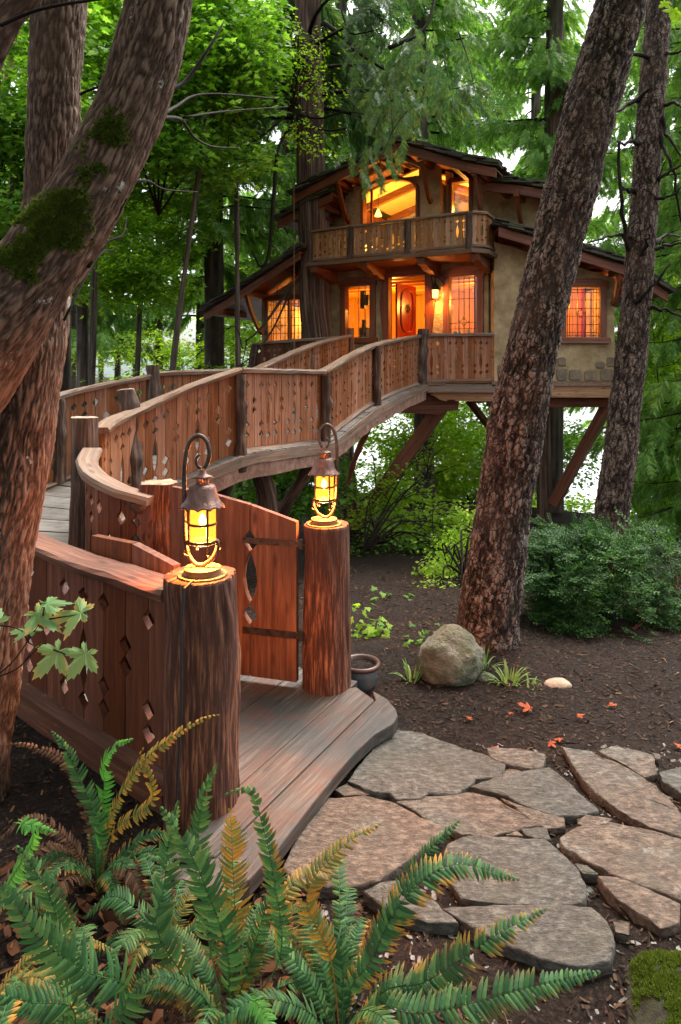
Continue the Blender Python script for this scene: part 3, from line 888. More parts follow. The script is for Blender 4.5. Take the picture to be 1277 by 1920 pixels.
# log legs under the bridge
def leg(pts, seed, r=.1, mat='gnarl', name='bridge_leg'):
    trunk(name, [(*p[:3], r if len(p) < 4 else p[3]) for p in pts], M[mat], bridge, 28, .04, 'gnarl', amp=.8, seed=seed)
leg([tuple(at(412, 955, 8.1)), tuple(at(428, 900, 8.0)), tuple(at(452, 845, 7.9))], 31, .085)
leg([(*at(505, 990, 8.7),), (*at(500, 930, 8.6),), (*at(488, 888, 8.6),), (*at(482, 858, 8.6),)], 33, .12)
leg([tuple(at(505, 1010, 9.4)), tuple(at(540, 940, 9.2)), tuple(at(585, 868, 9.1))], 35, .075)
leg([tuple(at(652, 905, 11.6)), tuple(at(670, 850, 11.4)), tuple(at(696, 788, 11.2))], 36, .045, 'beam', 'brace')

# ------------------------------------------------------------------ the gate: log posts, two leaves, entry planks
def bigpost(name, x, y, z0, z1, r, label, seed):
    t = T(name, label, 'gate post', (x, y, 0))
    lg = trunk('log', [(x, y, z0, r * 1.04), (x, y, z0 + .4, r), (x + .005, y, z1 - .3, r * .97), (x, y, z1 - .012, r * .965), (x, y, z1, r * .94)], M['log'], t, 150, .012, 'log', amp=.9, seed=seed, caps=True)
    return t
bigpost('gate_post', -.655, 3.21, -.35, 1.145, .176, 'thick peeled log gate post nearest the ferns, carrying the larger-looking lantern', 41)
bigpost('gate_post', -.091, 4.40, -.1, 1.12, .160, 'thick peeled log gate post beside the dark flower pot, hinging the open gate leaf', 43)
gl = T('gate', 'orange-brown wooden gate leaf with diamond and lens cut-outs, hinged to the far post', 'gate', (-.28, 4.36, .13), 'pair of open gate leaves')
ga, gb = Vector((-.27, 4.35, 0)), Vector((-1.13, 4.60, 0))
top = lambda u: 1.155 + .10 * u + .09 * math.sin(u * math.pi * .62)
us = [0, .36, .70, 1.0]
sq = ' G G'
for i in range(3):
    a, b = gb.lerp(ga, 1 - us[i + 1]), gb.lerp(ga, 1 - us[i])
    pk = picket(gl, a, b, (.14, .14), (top(us[i + 1]), top(us[i])), 'G' if i == 0 else ' ', 'G' if i == 1 else ' ', M['gate'], .045, 'plank')
for z in (1.02, .44):
    s = MB()
    d = (gb - ga).normalized()
    n_ = Vector((-d.y, d.x, 0))
    if n_.y > 0: n_ = -n_
    a, b = ga + n_ * .03 - d * .03, ga + n_ * .03 + d * .37
    s.beam(a + Vector((0, 0, z)), b + Vector((0, 0, z)), .008, .038, rough=.0015, seg=8)
    s.tube([a + Vector((0, 0, z - .03)), a + Vector((0, 0, z + .03))], .014, 8)
    for k in range(5): s.disc(.007, 0, .01, a.lerp(b, .1 + k * .2) + Vector((0, 0, z)) + n_ * .004, 6)
    s.build('strap_hinge', M['iron'], gl)
s = MB()
cl = ga.lerp(gb, .62) + n_ * .04 + Vector((0, 0, .99))
s.tube([cl + d * (.05 * math.cos(a) * (1 - a / 9)) + Vector((0, 0, .03 * math.sin(a) * (1 - a / 9))) for a in np.linspace(0, 7, 16)], .006, 6)
s.build('latch', M['iron'], gl)
g2 = T('gate', 'reddish wooden gate leaf folded back against the near fence behind the cap rail', 'gate', (-.87, 3.6, .13), 'pair of open gate leaves')
ga2, gb2 = Vector((-.86, 3.60, 0)), Vector((-1.47, 4.08, 0))
for a, b, z1, z2 in ((0, .48, 1.09, 1.15), (.48, 1, 1.15, 1.135)):
    picket(g2, gb2.lerp(ga2, 1 - b), gb2.lerp(ga2, 1 - a), (.15, .15), (z2, z1), ' ', ' ', M['gate'], .05, 'plank')
# entry platform
ent = T('entry_platform', 'low plank platform between the gate posts with a rounded front board', 'platform', (-.2, 3.6, 0))
ad = Vector((.472, .881, 0)).normalized()
inn = Vector((-.881, .472, 0)).normalized()
p0 = Vector((-.031, 4.176, 0))
outer = [(-.031, 4.176), (.02, 4.32), (.10, 4.36), (.2, 4.31), (.285, 4.20), (.33, 4.07), (.335, 3.99), (.30, 3.90), (.185, 3.78), (.07, 3.59), (-.033, 3.386), (-.15, 3.13), (-.262, 2.876), (-.36, 2.70), (-.48, 2.60), (-.60, 2.62), (-.69, 2.74)]
wv = -(inn * .21)
sp = [p0 + wv + ad * t for t in (.12, -.2, -.6, -1.0, -1.42)]
inner_edge = [p0 + ad * t for t in (-1.55, -1.1, -.6, -.1)]
out_in = [Vector((.10, 4.36, 0)).lerp(sp[0], 0)]
A_ = [Vector((*p, 0)) for p in outer]
poly_in = [p.xy.to_3d() for p in ([A_[0], A_[1], A_[2]] + [p + inn * .0025 for p in sp] + inner_edge)]
poly_out = [p.xy.to_3d() for p in (A_[3:-1] + [A_[-1]] + [sp[-1] - inn * .0025, sp[-2] - inn * .0025, sp[-3] - inn * .0025, sp[1] - inn * .0025, sp[0] - inn * .0025])]
for pp in (poly_in, poly_out):
    MB().prism([p + Vector((0, 0, .025)) for p in pp], (0, 0, .075), ad).build('plank', M['entry'], ent, bevel=.008)
for k in range(2):
    w = .425
    c = p0 + inn * (.004 + w * (k + .5) + .006 * k) + ad * (-.40 if k == 0 else -.31)
    MB().frame(c + Vector((0, 0, .058)), ad, inn, (0, 0, 1), 1.42 if k == 0 else 1.24, w, .075).build('plank', M['entry'], ent, bevel=.006)
s = MB()
for t in (-.1, -.7): MB().frame(p0 + ad * t + inn * .3 + Vector((0, 0, -.03)), inn, ad, (0, 0, 1), .95, .1, .09).build('joist', M['beam'], ent)
# near fence
fence = T('fence', 'dark red plank fence with big diamond cut-outs running left from the near gate post', 'fence', (-1.4, 3.8, 0))
fp = [Vector((-.80, 3.33, 1.055)), Vector((-1.45, 3.87, 1.05)), Vector((-1.95, 4.27, 1.075)), Vector((-2.5, 4.66, 1.16)), Vector((-2.95, 4.93, 1.26))]
NC = [(-.09, -.05), (.09, -.055), (.10, -.01), (.085, .004), (-.085, .004), (-.1, -.015)]
railing(fence, fp, .9, .205, (M['fence'], M['fcap']), seq='AAMALAMAL', cap=NC, sc_=1.1, ws=1.45, th=.036, rough=.005)
MB().sweep([p - Vector((0, 0, 1.02)) for p in resample([q_ + Vector((-.02, -.03, 0)) for q_ in fp], .3)], [(-.05, -.06), (.06, -.06), (.06, .04), (-.05, .045)], rough=.004).build('base_beam', M['fcap'], fence)

# ------------------------------------------------------------------ wrought-iron lanterns
def lantern(x, y, z, turn, label, sc_=1.0):
    t = T('lantern', label, 'lantern', (x, y, z), 'wrought-iron lanterns on the gate posts')
    def X(p): return Vector((x, y, z)) + Vector((p[0] * math.cos(turn) * sc_, p[0] * math.sin(turn) * sc_, p[1] * sc_))
    o = Vector((x, y, z))
    MB().disc(.112 * sc_, 0, .012, o).build('base_plate', M['brass'], t)
    MB().disc(.086 * sc_, .012, .042, o).build('base_disc', M['brass'], t)
    pts = catmull([(.067, 0, .17), (.07, 0, .13), (.043, 0, .08), (-.01, 0, .05), (-.05, 0, .075), (-.074, 0, .13), (-.082, 0, .22), (-.085, 0, .375), (-.082, 0, .525), (-.063, 0, .62), (-.02, 0, .6575), (.02, 0, .63), (.032, 0, .565), (.008, 0, .505), (-.022, 0, .515), (-.03, 0, .548), (-.012, 0, .57)], 5)
    MB().tube([X((p.x, p.z)) for p in pts], [.0105 * sc_] * (len(pts) - 16) + [.009 * sc_ * (1 - k / 40) for k in range(16)], 8).build('hook', M['iron'], t, smooth_=True)
    cx = .0
    lo = X((cx, 0))
    s = MB()
    s.lathe([(.012, .50), (.02, .478), (.034, .47), (.045, .462), (.03, .455), (.03, .43)], lo, 16, lambda q_, a, r, zz: (r * (1 + .25 * math.cos(5 * a) * (q_ in (2, 3))), zz))
    s.build('finial', M['hood'], t, smooth_=True)
    s = MB()
    s.lathe([(.03, .432), (.058, .425), (.063, .41), (.068, .385), (.082, .35), (.098, .334), (.103, .325), (.096, .327), (.066, .38), (.05, .41)], lo, 36,
            lambda q_, a, r, zz: (r * (1 + .03 * math.cos(12 * a) * (q_ in (4, 5, 6, 7))), zz - .006 * math.cos(12 * a) * (q_ in (5, 6, 7))))
    s.build('hood', M['hood'], t, smooth_=True)
    MB().lathe([(.061, .17), (.061, .335)], lo, 28).build('glass', M['glassflame'], t, smooth_=True)
    s = MB()
    for z0, z1, r1 in ((.322, .332, .066), (.242, .253, .0665), (.158, .172, .0665), (.15, .156, .07)):
        s.lathe([(r1 - .005, z0), (r1, z0), (r1, z1), (r1 - .005, z1), (r1 - .005, z0)], lo, 28)
    for k in range(4):
        a = k * math.pi / 2 + .55 + turn
        s.frame(lo + Vector((.064 * math.cos(a), .064 * math.sin(a), .245)), (-math.sin(a), math.cos(a), 0), (math.cos(a), math.sin(a), 0), (0, 0, 1), .011, .005, .18)
    for k in range(4):
        a = k * math.pi / 2 + .55 + turn
        cc, ss = math.cos(a), math.sin(a)
        s.tube([lo + Vector((r_ * cc, r_ * ss, z_)) for r_, z_ in ((.064, .16), (.066, .13), (.06, .112), (.075, .105), (.09, .118), (.086, .132))], .0035, 6)
    s.build('cage', M['iron'], t)
    MB().lathe([(.001, .225), (.014, .235), (.018, .262), (.011, .285), (.001, .295)], lo, 12).build('bulb', M['bulb'], t, smooth_=True)
    ld = bpy.data.lights.new('lantern_light', 'POINT')
    ld.energy = LANTERN_W
    ld.color = (1.0, .30, .05)
    ld.shadow_soft_size = .035
    lo_ = bpy.data.objects.new('lantern_light', ld)
    C.objects.link(lo_)
    lo_.location = lo + Vector((0, 0, .20 * sc_))
    lo_.parent = t
    lo_.matrix_parent_inverse = Matrix.Translation(-Vector((x, y, z)))
    return t
LANTERN_W = 60.0
lantern(-.645, 3.19, 1.152, .0, 'glowing lantern on the nearest gate post, its iron hook rising on the left side')
lantern(-.105, 4.38, 1.127, math.pi, 'glowing lantern on the gate post by the flower pot, hook on the right side', .98)
s = MB().tube([(-.66, 3.06, 1.17), (-.69, 3.02, 1.15), (-.70, 3.00, 1.0), (-.70, 3.0, .6), (-.72, 2.99, .2)], .006, 6)
tag(s.build('lamp_wire', M['ctrim']), 'thin dark wire running down the nearest gate post from the lantern', 'wire')
# ------------------------------------------------------------------ the treehouse
house = T('treehouse', 'stucco treehouse with lit windows, open red door, balcony and mossy shingle roofs', 'treehouse', (1.4, 14.5, 1.9))
def sub(name, parent=None, label=None):
    parent = parent or house
    r = T(name, None, None)
    r.parent = parent
    r.matrix_parent_inverse = Matrix.Translation(-Vector(parent.location)) if parent is house else Matrix.Identity(4)
    r['bare'] = 1
    if label: r['label'] = label
    return r
WP = lambda x, t, z: Vector((x, 13.1 + t, z))            # the right wing stands square to the path
def wallgrid(pl, s0, s1, z0, top, t0, t1, holes, mat, name='wall', breaks=(), wavy=.012):
    ss = sorted(set([s0, s1] + [h[0] for h in holes] + [h[1] for h in holes] + list(breaks)))
    out = []
    for i in range(len(ss) - 1):                        # finer columns, for an uneven hand-troweled face
        n = max(1, int((ss[i + 1] - ss[i]) / .16))
        out += [ss[i] + (ss[i + 1] - ss[i]) * k / n for k in range(n)]
    ss = out + [ss[-1]]
    zt = min(top(ss[0]), top(ss[-1]), *[top(x) for x in ss])
    zz = sorted(set([z0] + [h[2] for h in holes] + [h[3] for h in holes]))
    zz = [z for z in zz if z < zt - .01]
    out = []
    for i in range(len(zz) - 1):
        n = max(1, int((zz[i + 1] - zz[i]) / .2))
        out += [zz[i] + (zz[i + 1] - zz[i]) * k / n for k in range(n)]
    zz = out + [zz[-1]]
    cols, rows = len(ss) - 1, len(zz)
    solid = lambda i, j: not any(h[0] - 1e-6 < (ss[i] + ss[i + 1]) / 2 < h[1] and h[2] < ((zz[j] + (zz[j + 1] if j + 1 < rows else zt)) / 2) < h[3] for h in holes)
    V, ix = [], {}
    def vid(i, j, side):
        k = (i, j, side)
        if k not in ix:
            z = zz[j] if j < rows else top(ss[i])
            tt = t0 if side == 0 else t1
            p = pl(ss[i], tt, z)
            if side == 0: p = pl(ss[i], tt - wavy * 2 * (float(fbm(np.array([ss[i] * 1.7, z * 1.7, 3.0]), 2)) - .5), z)
            ix[k] = len(V)
            V.append(p)
        return ix[k]
    Fc = []
    for i in range(cols):
        for j in range(rows):
            if not solid(i, j): continue
            a, b, c, d = (i, j), (i + 1, j), (i + 1, j + 1), (i, j + 1)
            Fc.append([vid(*a, 0), vid(*b, 0), vid(*c, 0), vid(*d, 0)])
            Fc.append([vid(*d, 1), vid(*c, 1), vid(*b, 1), vid(*a, 1)])
            for (di, dj, e0, e1) in ((-1, 0, d, a), (1, 0, b, c), (0, -1, a, b), (0, 1, c, d)):
                ni, nj = i + di, j + dj
                if ni < 0 or ni >= cols or nj < 0 or nj >= rows or not solid(ni, nj):
                    Fc.append([vid(*e1, 0), vid(*e0, 0), vid(*e0, 1), vid(*e1, 1)])
    return MB().raw(V, Fc).build(name, mat, house)
LLz = lambda s: 3.50 + (s + 2.75) * .468
wallgrid(HP, -1.82, 0, 1.9, lambda s: LLz(s) - .14, 0, .16, [(-1.63, -.71, 2.72, 3.76)], M['stucco'])
wallgrid(HP, 0.002, 3.5, 1.9, lambda s: 4.42, 0, .16, [(.36, .96, 2.88, 3.97), (1.38, 2.22, 1.9, 4.15), (2.70, 3.29, 2.88, 4.03)], M['stucco'])
RZ = lambda s: min(6.65 - .302 * (1.88 - s), 6.65 - .403 * (s - 1.88))
wallgrid(HP, .35, 2.5, 4.42, lambda s: RZ(s) - .10, 0, .14, [(.77, 2.05, 4.6, 6.18)], M['stucco'], breaks=(1.88,))
wallgrid(HP, 2.502, 3.5, 4.42, lambda s: RZ(s) - .10, .35, .47, [(2.64, 3.02, 4.9, 6.02)], M['stucco'])
wallgrid(HP, -.25, .348, 4.3, lambda s: RZ(s) - .22, .40, .5, [], M['stucco'])
for k in (0, 1):                                      # spandrels that make the big opening arched
    arc = [(1.41 + .64 * math.cos(a), 5.90 + .279 * math.sin(a)) for a in np.linspace(0, math.pi, 19)]
    part = arc[:10] if k == 0 else arc[9:]
    cor = (2.05, 6.181) if k == 0 else (.77, 6.181)
    poly = [HP(s, .004, z) for s, z in ([cor] + (part[::-1] if k == 0 else part[::-1]))]
    MB().prism(poly, HV * .13).build('spandrel', M['stucco'], house)
# closed body: sides and back
sidewall = lambda s0, t0, t1, z0, z1, m=None, nm='wall': MB().hbox(s0 - .06, s0 + .06, t0, t1, z0, z1).build(nm, m or M['stucco'], house)
sidewall(-1.76, .165, 3.4, 1.9, 3.75)
sidewall(.41, .145, .40, 4.42, 5.80)
sidewall(-.19, .505, 3.4, 4.3, 5.6)
sidewall(2.44, .145, .6, 4.42, 6.0)
sidewall(3.44, .475, 3.4, 4.42, 5.85)
sidewall(3.44, .165, 3.4, 1.92, 4.2)
MB().hbox(-1.7, 3.38, .17, 3.4, 1.80, 1.93).build('floor', M['inner'], house)
MB().hbox(-.12, 3.36, .51, 3.4, 4.25, 4.42).build('floor', M['inner'], house)
# interior seen through the openings
wallgrid(HP, -1.69, 3.37, 1.935, lambda s: 4.24, 3.3, 3.42, [(1.72, 1.92, 2.65, 3.15), (2.95, 3.25, 2.65, 3.2)], M['inner'], 'panelled_wall', wavy=0)
wallgrid(HP, -.12, 3.37, 4.425, lambda s: RZ(s) - .16, 3.3, 3.42, [], M['ceil'], 'wall', wavy=0)
for k in range(6):
    MB().hbox(-1.69, 3.37, .35 + k * .5, .47 + k * .5, 4.09, 4.248).build('ceiling_beam', M['inner'], house)
for s0, z0 in ((-.25, 1.88), (1.88, 3.5)):
    a, b = s0, z0
    poly = [HP(a, .48, RZ(a) - .19), HP(b, .48, RZ(b) - .19), HP(b, .48, RZ(b) - .15), HP(a, .48, RZ(a) - .15)]
    MB().prism(poly, HV * 2.8).build('ceiling', M['ceil'], house)
    for t in (1.0, 2.4):
        poly = [HP(a + .1, t, RZ(a + .1) - .34), HP(b - .1, t, RZ(b - .1) - .34), HP(b - .1, t, RZ(b - .1) - .193), HP(a + .1, t, RZ(a + .1) - .193)]
        MB().prism(poly, HV * .12, HU).build('rafter', M['trim'], house)
# windows and door cases
def window(pl, s0, s1, z0, z1, t, vs, hs_, fw=.11, emblem=False, sill=True, mull=(), arch=0):
    s = MB()
    w = Vector(pl(1, 0, 0)) - Vector(pl(0, 0, 0))
    v = Vector(pl(0, 1, 0)) - Vector(pl(0, 0, 0))
    def bx(a, b, t0, t1, c, d, m=s): m.frame(pl((a + b) / 2, (t0 + t1) / 2, (c + d) / 2), w, v, (0, 0, 1), b - a, t1 - t0, d - c)
    e = .012
    bx(s0 - fw, s0 + e, t - .05, t + .10, z0 - .02, z1 + e)
    bx(s1 - e, s1 + fw, t - .05, t + .10, z0 - .02, z1 + e)
    bx(s0 - fw, s1 + fw, t - .049, t + .09, z1 + e, z1 + e + .03)
    r = s.build('window', M['trim'], house, bevel=.008)
    s = MB()
    s.prism([pl(a, t - .065, b) for a, b in ((s0 - fw - .03, z1 + e - .01), (s1 + fw + .03, z1 + e - .01), (s1 + fw + .02, z1 + fw), ((s0 + s1) / 2 + .2, z1 + fw + .045 + arch), ((s0 + s1) / 2 - .2, z1 + fw + .045 + arch), (s0 - fw - .02, z1 + fw))], v * .17, w)
    s.build('lintel', M['trim'], r)
    if sill:
        s = MB()
        bx(s0 - fw - .05, s1 + fw + .05, t - .10, t + .1, z0 - .13, z0 - .018, s)
        s.build('sill', M['trim'], r, bevel=.008)
    for m_ in mull:
        s = MB()
        bx(s0 + (s1 - s0) * m_ - .03, s0 + (s1 - s0) * m_ + .03, t - .02, t + .08, z0, z1, s)
        s.build('mullion', M['trim'], r)
    s = MB()
    for a in vs: bx(s0 + (s1 - s0) * a - .005, s0 + (s1 - s0) * a + .005, t + .03, t + .045, z0, z1, s)
    for b in hs_: bx(s0, s1, t + .031, t + .044, z0 + (z1 - z0) * b - .005, z0 + (z1 - z0) * b + .005, s)
    if emblem:
        ec = emblem if isinstance(emblem, tuple) else (.5, .5)
        cx_, cz_ = s0 + (s1 - s0) * ec[0], z0 + (z1 - z0) * ec[1]
        for k in range(4):
            ang = k * math.pi / 2
            for dx in (-1, 1):
                a = pl(cx_ + .10 * math.cos(ang), t + .037, cz_ + .10 * math.sin(ang))
                b = pl(cx_ + .05 * math.cos(ang + dx * .8), t + .037, cz_ + .05 * math.sin(ang + dx * .8))
                s.beam(a, b, .009, .009)
    if vs or hs_: s.build('leading', M['lead'], r)
    if emblem:
        s = MB()
        for k in range(4):
            ang = k * math.pi / 2 + .785
            s.prism([pl(cx_ + rr * math.cos(ang + o_), t + .032, cz_ + rr * math.sin(ang + o_)) for rr, o_ in ((.008, 0), (.035, -.35), (.055, 0), (.035, .35))], v * .006)
        s.build('bevelled_star', M['ceil'], r)
    s = MB()
    bx(s0, s1, t + .05, t + .056, z0, z1, s)
    s.build('pane', M['glass'], r)
    return r
leadv, leadh = (.09, .15, .38, .60, .84, .91), (.035, .09, .25, .42, .58, .75, .9, .96)
window(HP, -1.63, -.71, 2.72, 3.76, 0, (.07, .12, .2, .33, .46, .66, .74, .84, .93), (.06, .12, .28, .45, .62, .78, .92), emblem=(.3, .45), mull=(.60,), fw=.09)
window(HP, .36, .96, 2.88, 3.97, 0, (.5, .75), (), fw=.12, arch=.03)
window(HP, 2.70, 3.29, 2.88, 4.03, 0, (.32, .5, .68, .86), (.10, .2, .62, .90), fw=.12, emblem=(.5, .22), arch=.03)
window(HP, 2.64, 3.02, 5.05, 6.02, .35, (.1,), (), fw=.06, sill=False)
window(WP, 4.31, 4.98, 2.80, 3.75, 0, leadv, leadh, fw=.12, emblem=(.46, .48))
# arched opening trim
s = MB()
s.sweep([HP(1.41 + .625 * math.cos(a), -.03, 5.90 + .265 * math.sin(a)) for a in np.linspace(0, math.pi, 24)], [(-.10, -.03), (.08, -.03), (.08, .03), (-.10, .03)], up=(0, 0, 1))
s.hbox(.755, .815, -.08, .10, 4.42, 5.90)
s.hbox(2.005, 2.065, -.08, .10, 4.42, 5.90)
ar = s.build('arched_window', M['trim'], house)
MB().hbox(.93, .97, .05, .10, 4.5, 6.05).build('mullion', M['trim'], ar)
MB().hbox(.82, 2.0, .06, .066, 4.45, 6.25).build('pane', M['glass'], ar)
# entrance
s = MB()
s.prism([HP(a, -.07, b) for a, b in ((1.24, 1.93), (1.40, 1.93), (1.40, 4.1), (1.26, 4.1), (1.19, 3.6), (1.26, 2.9))], HV * .2, (0, 0, 1))
s.prism([HP(a, -.07, b) for a, b in ((2.20, 1.93), (2.36, 1.93), (2.34, 2.9), (2.42, 3.6), (2.33, 4.1), (2.20, 4.1))], HV * .2, (0, 0, 1))
dc = s.build('door_case', M['trim'], house, bevel=.006)
MB().prism([HP(a, -.085, b) for a, b in ((1.16, 4.105), (2.44, 4.105), (2.42, 4.24), (2.1, 4.31), (1.5, 4.31), (1.18, 4.24))], HV * .22, HU).build('lintel', M['trim'], dc)
da, db = HP(1.475, .17, 0), HP(1.62, .92, 0)
dd = (db - da).normalized()
dn = Vector((dd.y, -dd.x, 0))
s = MB()
s.frame((da + db) / 2 + Vector((0, 0, 2.98)), dd, dn, (0, 0, 1), .76, .05, 2.06)
door = s.build('door', M['reddoor'], house, bevel=.01)
for z0, z1 in ((3.0, 3.9), (2.05, 2.85)):
    cen = (da + db) / 2 + dn * .03
    pr = [cen + dd * (.24 * math.copysign(abs(math.cos(a))**.6, math.cos(a))) + Vector((0, 0, (z0 + z1) / 2 + (z1 - z0) / 2 * math.copysign(abs(math.sin(a))**.6, math.sin(a)))) for a in np.linspace(0, 2 * math.pi, 25)[:-1]]
    MB().tube(pr, .02, 6, closed=True).build('raised_panel', M['reddoor'], door)
s = MB()
kc = (da + db) / 2 + dn * .05 + dd * .02 + Vector((0, 0, 3.5))
s.tube([kc + Vector((0, 0, .08)), kc + dd * .05, kc - Vector((0, 0, .08)), kc - dd * .05], .016, 6, closed=True)
s.build('knocker', M['iron'], door)
# furniture glimpsed inside
s = MB()
for x, z0, z1, w in ((.50, 3.55, 3.95, .10), (.52, 3.1, 3.3, .07), (.55, 3.62, 3.85, .2)):
    s.hbox(x - w / 2, x + w / 2, .55, .65, z0, z1)
s.hbox(.45, .62, .5, .75, 2.3, 3.12)
s.tube([HP(.53, .6, 3.12), HP(.53, .6, 3.3)], .03, 8)
s.build('plant_stand', M['ctrim'], house)
s = MB()
s.hbox(2.16, 2.28, 1.2, 1.35, 1.95, 4.08)
s.hbox(2.09, 2.35, 1.15, 1.40, 3.50, 3.62)
s.build('inner_column', M['trim'], house)
MB().hbox(3.14, 3.22, .30, .34, 2.9, 4.02).build('curtain', M['trim'], house)

# right wing
wz = lambda x: 4.62 - (x - 2.95) * .30
_h0 = house
wg = wallgrid(WP, 2.95, 5.26, 1.95, wz, 0, .16, [(4.31, 4.98, 2.80, 3.75)], M['stucco'])
MB().box(5.14, 5.26, 13.262, 16.2, 1.95, 3.8).build('wall', M['stucco'], house)
MB().box(2.95, 3.07, 13.262, 13.6, 1.95, 4.5).build('wall', M['stucco'], house)
MB().box(3.1, 5.13, 13.27, 16.2, 1.84, 1.96).build('floor', M['inner'], house)
for k in range(8):
    MB().box(3.62 + k * .19, 3.80 + k * .19, 14.55, 14.6, 1.96, 4.2).build('panel_board', M['inner'], house)
MB().box(4.90, 5.0, 13.9, 14.0, 1.96, 4.2).build('inner_column', M['reddoor'], house)
MB().box(3.1, 5.13, 13.3, 16.1, 4.0, 4.08).build('ceiling', M['inner'], house)
MB().box(2.88, 5.36, 12.96, 16.3, 1.86, 1.945).build('sill_board', M['cap'], house)
MB().box(2.98, 5.30, 13.0, 13.2, 1.64, 1.858).build('rim_beam', M['balc'], house)
MB().box(2.9, 5.24, 13.3, 13.6, 1.44, 1.66).build('beam', M['beam'], house)
MB().box(2.9, 5.24, 15.3, 15.6, 1.44, 1.66).build('beam', M['beam'], house)
for k, (x0, x1, z0, z1) in enumerate(((4.13,4.36,1.95,2.22),(4.16,4.33,2.23,2.42),(4.37,4.64,1.95,2.19),(4.65,4.95,1.95,2.17),(4.96,5.24,1.95,2.20),(4.88,5.08,2.19,2.34),(5.09,5.25,2.22,2.42),(3.3,3.6,1.95,2.2),(3.62,3.95,1.95,2.25),(3.0,3.28,1.95,2.3))):
    cx_, cz_ = (x0 + x1) / 2, (z0 + z1) / 2
    poly = [Vector((cx_ + (x1 - x0) * .48 * math.copysign(abs(math.cos(a))**.45, math.cos(a)) * R.uniform(.88, 1.02), 13.075, cz_ + (z1 - z0) * .48 * math.copysign(abs(math.sin(a))**.45, math.sin(a)) * R.uniform(.88, 1.02))) for a in np.linspace(0, 2 * math.pi, 11)[:-1]]
    MB().prism(poly, (0, .045, 0)).build('stone', M['rock2'], house, bevel=.015)
# roofs
def roof(pl, prof, t0, t1, rake=.17, drop=.05):
    w = Vector(pl(1, 0, 0)) - Vector(pl(0, 0, 0))
    v = Vector(pl(0, 1, 0)) - Vector(pl(0, 0, 0))
    s = MB()
    P = [pl(a, t0 + .06, b) for a, b in prof]
    up = Vector((0, 0, 1))
    n = len(P)
    for i in range(n - 1):
        s.prism([P[i] - up * .03, P[i + 1] - up * .03, P[i + 1], P[i]], v * (t1 - t0 - .06), v)
    r = s.build('roof', M['beam'], house)
    s = MB()
    for i in range(n - 1):
        A_, B_ = pl(prof[i][0], t0, prof[i][1]), pl(prof[i + 1][0], t0, prof[i + 1][1])
        s.prism([A_ - up * rake, B_ - up * rake, B_ + up * .01, A_ + up * .01], v * .05, (B_ - A_))
    s.build('rake_board', M['beam'], r, bevel=.006)
    # purlins run back under the deck
    for i in range(n - 1):
        L = math.hypot(prof[i + 1][0] - prof[i][0], prof[i + 1][1] - prof[i][1])
        for k in range(max(1, int(L / .8))):
            u = (k + .5) / max(1, int(L / .8))
            a, b = prof[i][0] + (prof[i + 1][0] - prof[i][0]) * u, prof[i][1] + (prof[i + 1][1] - prof[i][1]) * u
            MB().beam(pl(a, t0 + .05, b - .10), pl(a, t0 + 1.2, b - .10), .10, .12).build('purlin', M['beam'], r)
    # shingles: each one on the rake by itself, the rest in courses
    rest = MB()
    for i in range(n - 1):
        a, b = Vector((prof[i][0], 0, prof[i][1])), Vector((prof[i + 1][0], 0, prof[i + 1][1]))
        if b.z > a.z: lo, hi = a, b
        else: lo, hi = b, a
        d = (hi - lo)
        L = d.length
        d = d / L
        nn = Vector((-d.z, 0, d.x)) if d.x > 0 else Vector((d.z, 0, -d.x))
        m_ = max(1, round(L / .135))
        for k in range(m_):
            q0 = lo + d * (L * k / m_ - .05)
            for lay in range(3):
                off_ = .02 + lay * .036 + R.uniform(0, .014)
                a0 = q0 + d * R.uniform(-.03, .03) + nn * (off_ + .022)
                a1 = q0 + d * .30 + nn * (off_ - .004)
                th = R.uniform(.022, .036)
                tt0, tt1 = t0 - R.uniform(.02, .13), t0 + R.uniform(.14, .22)
                V = []
                for tt in (tt0, tt1):
                    for p in (a0, a1, a1 + nn * th, a0 + nn * th):
                        V.append(pl(p.x, tt, p.z))
                MB().raw(V, [(0, 1, 2, 3), (7, 6, 5, 4), (0, 4, 5, 1), (1, 5, 6, 2), (2, 6, 7, 3), (3, 7, 4, 0)], w * d.x + Vector((0, 0, d.z))).build('shingle', M['shingle'], r)
            tt = t0 + .2
            while tt < t1:
                tw = R.uniform(.12, .24)
                off_ = .04 + R.uniform(0, .03)
                a0 = q0 + d * R.uniform(-.03, .03) + nn * (off_ + .05)
                a1 = q0 + d * .30 + nn * off_
                V = []
                for t_ in (tt + .004, min(t1, tt + tw)):
                    for p in (a0, a1, a1 + nn * .025, a0 + nn * .025): V.append(pl(p.x, t_, p.z))
                rest.raw(V, [(0, 1, 2, 3), (7, 6, 5, 4), (0, 4, 5, 1), (1, 5, 6, 2), (2, 6, 7, 3), (3, 7, 4, 0)], w * d.x + Vector((0, 0, d.z)))
                tt += tw
    rest.build('shingle_courses', M['shingle'], r, 'stuff')
    return r
roof(HP, [(-.56, 5.88), (.3, 6.16), (1.1, 6.41), (1.88, 6.65)], -.75, 3.8)
roof(HP, [(1.883, 6.65), (2.7, 6.31), (3.3, 6.06), (3.84, 5.88)], -.75, 3.8)
roof(HP, [(-1.02, 5.42), (-.3, 5.67), (.34, 5.88)], -.6, 3.4)
roof(HP, [(-2.8, 3.46), (-2.2, 3.72), (-1.2, 4.20), (-.25, 4.66)], -.9, 3.6)
roof(HP, [(3.5, 5.80), (4.1, 5.67), (4.9, 5.44)], -.2, 3.0)
roof(lambda x, t, z: Vector((x, 12.6 + t, z)), [(2.92, 4.80), (4.2, 4.42), (5.3, 4.07), (6.05, 3.58)], 0, 4.0)
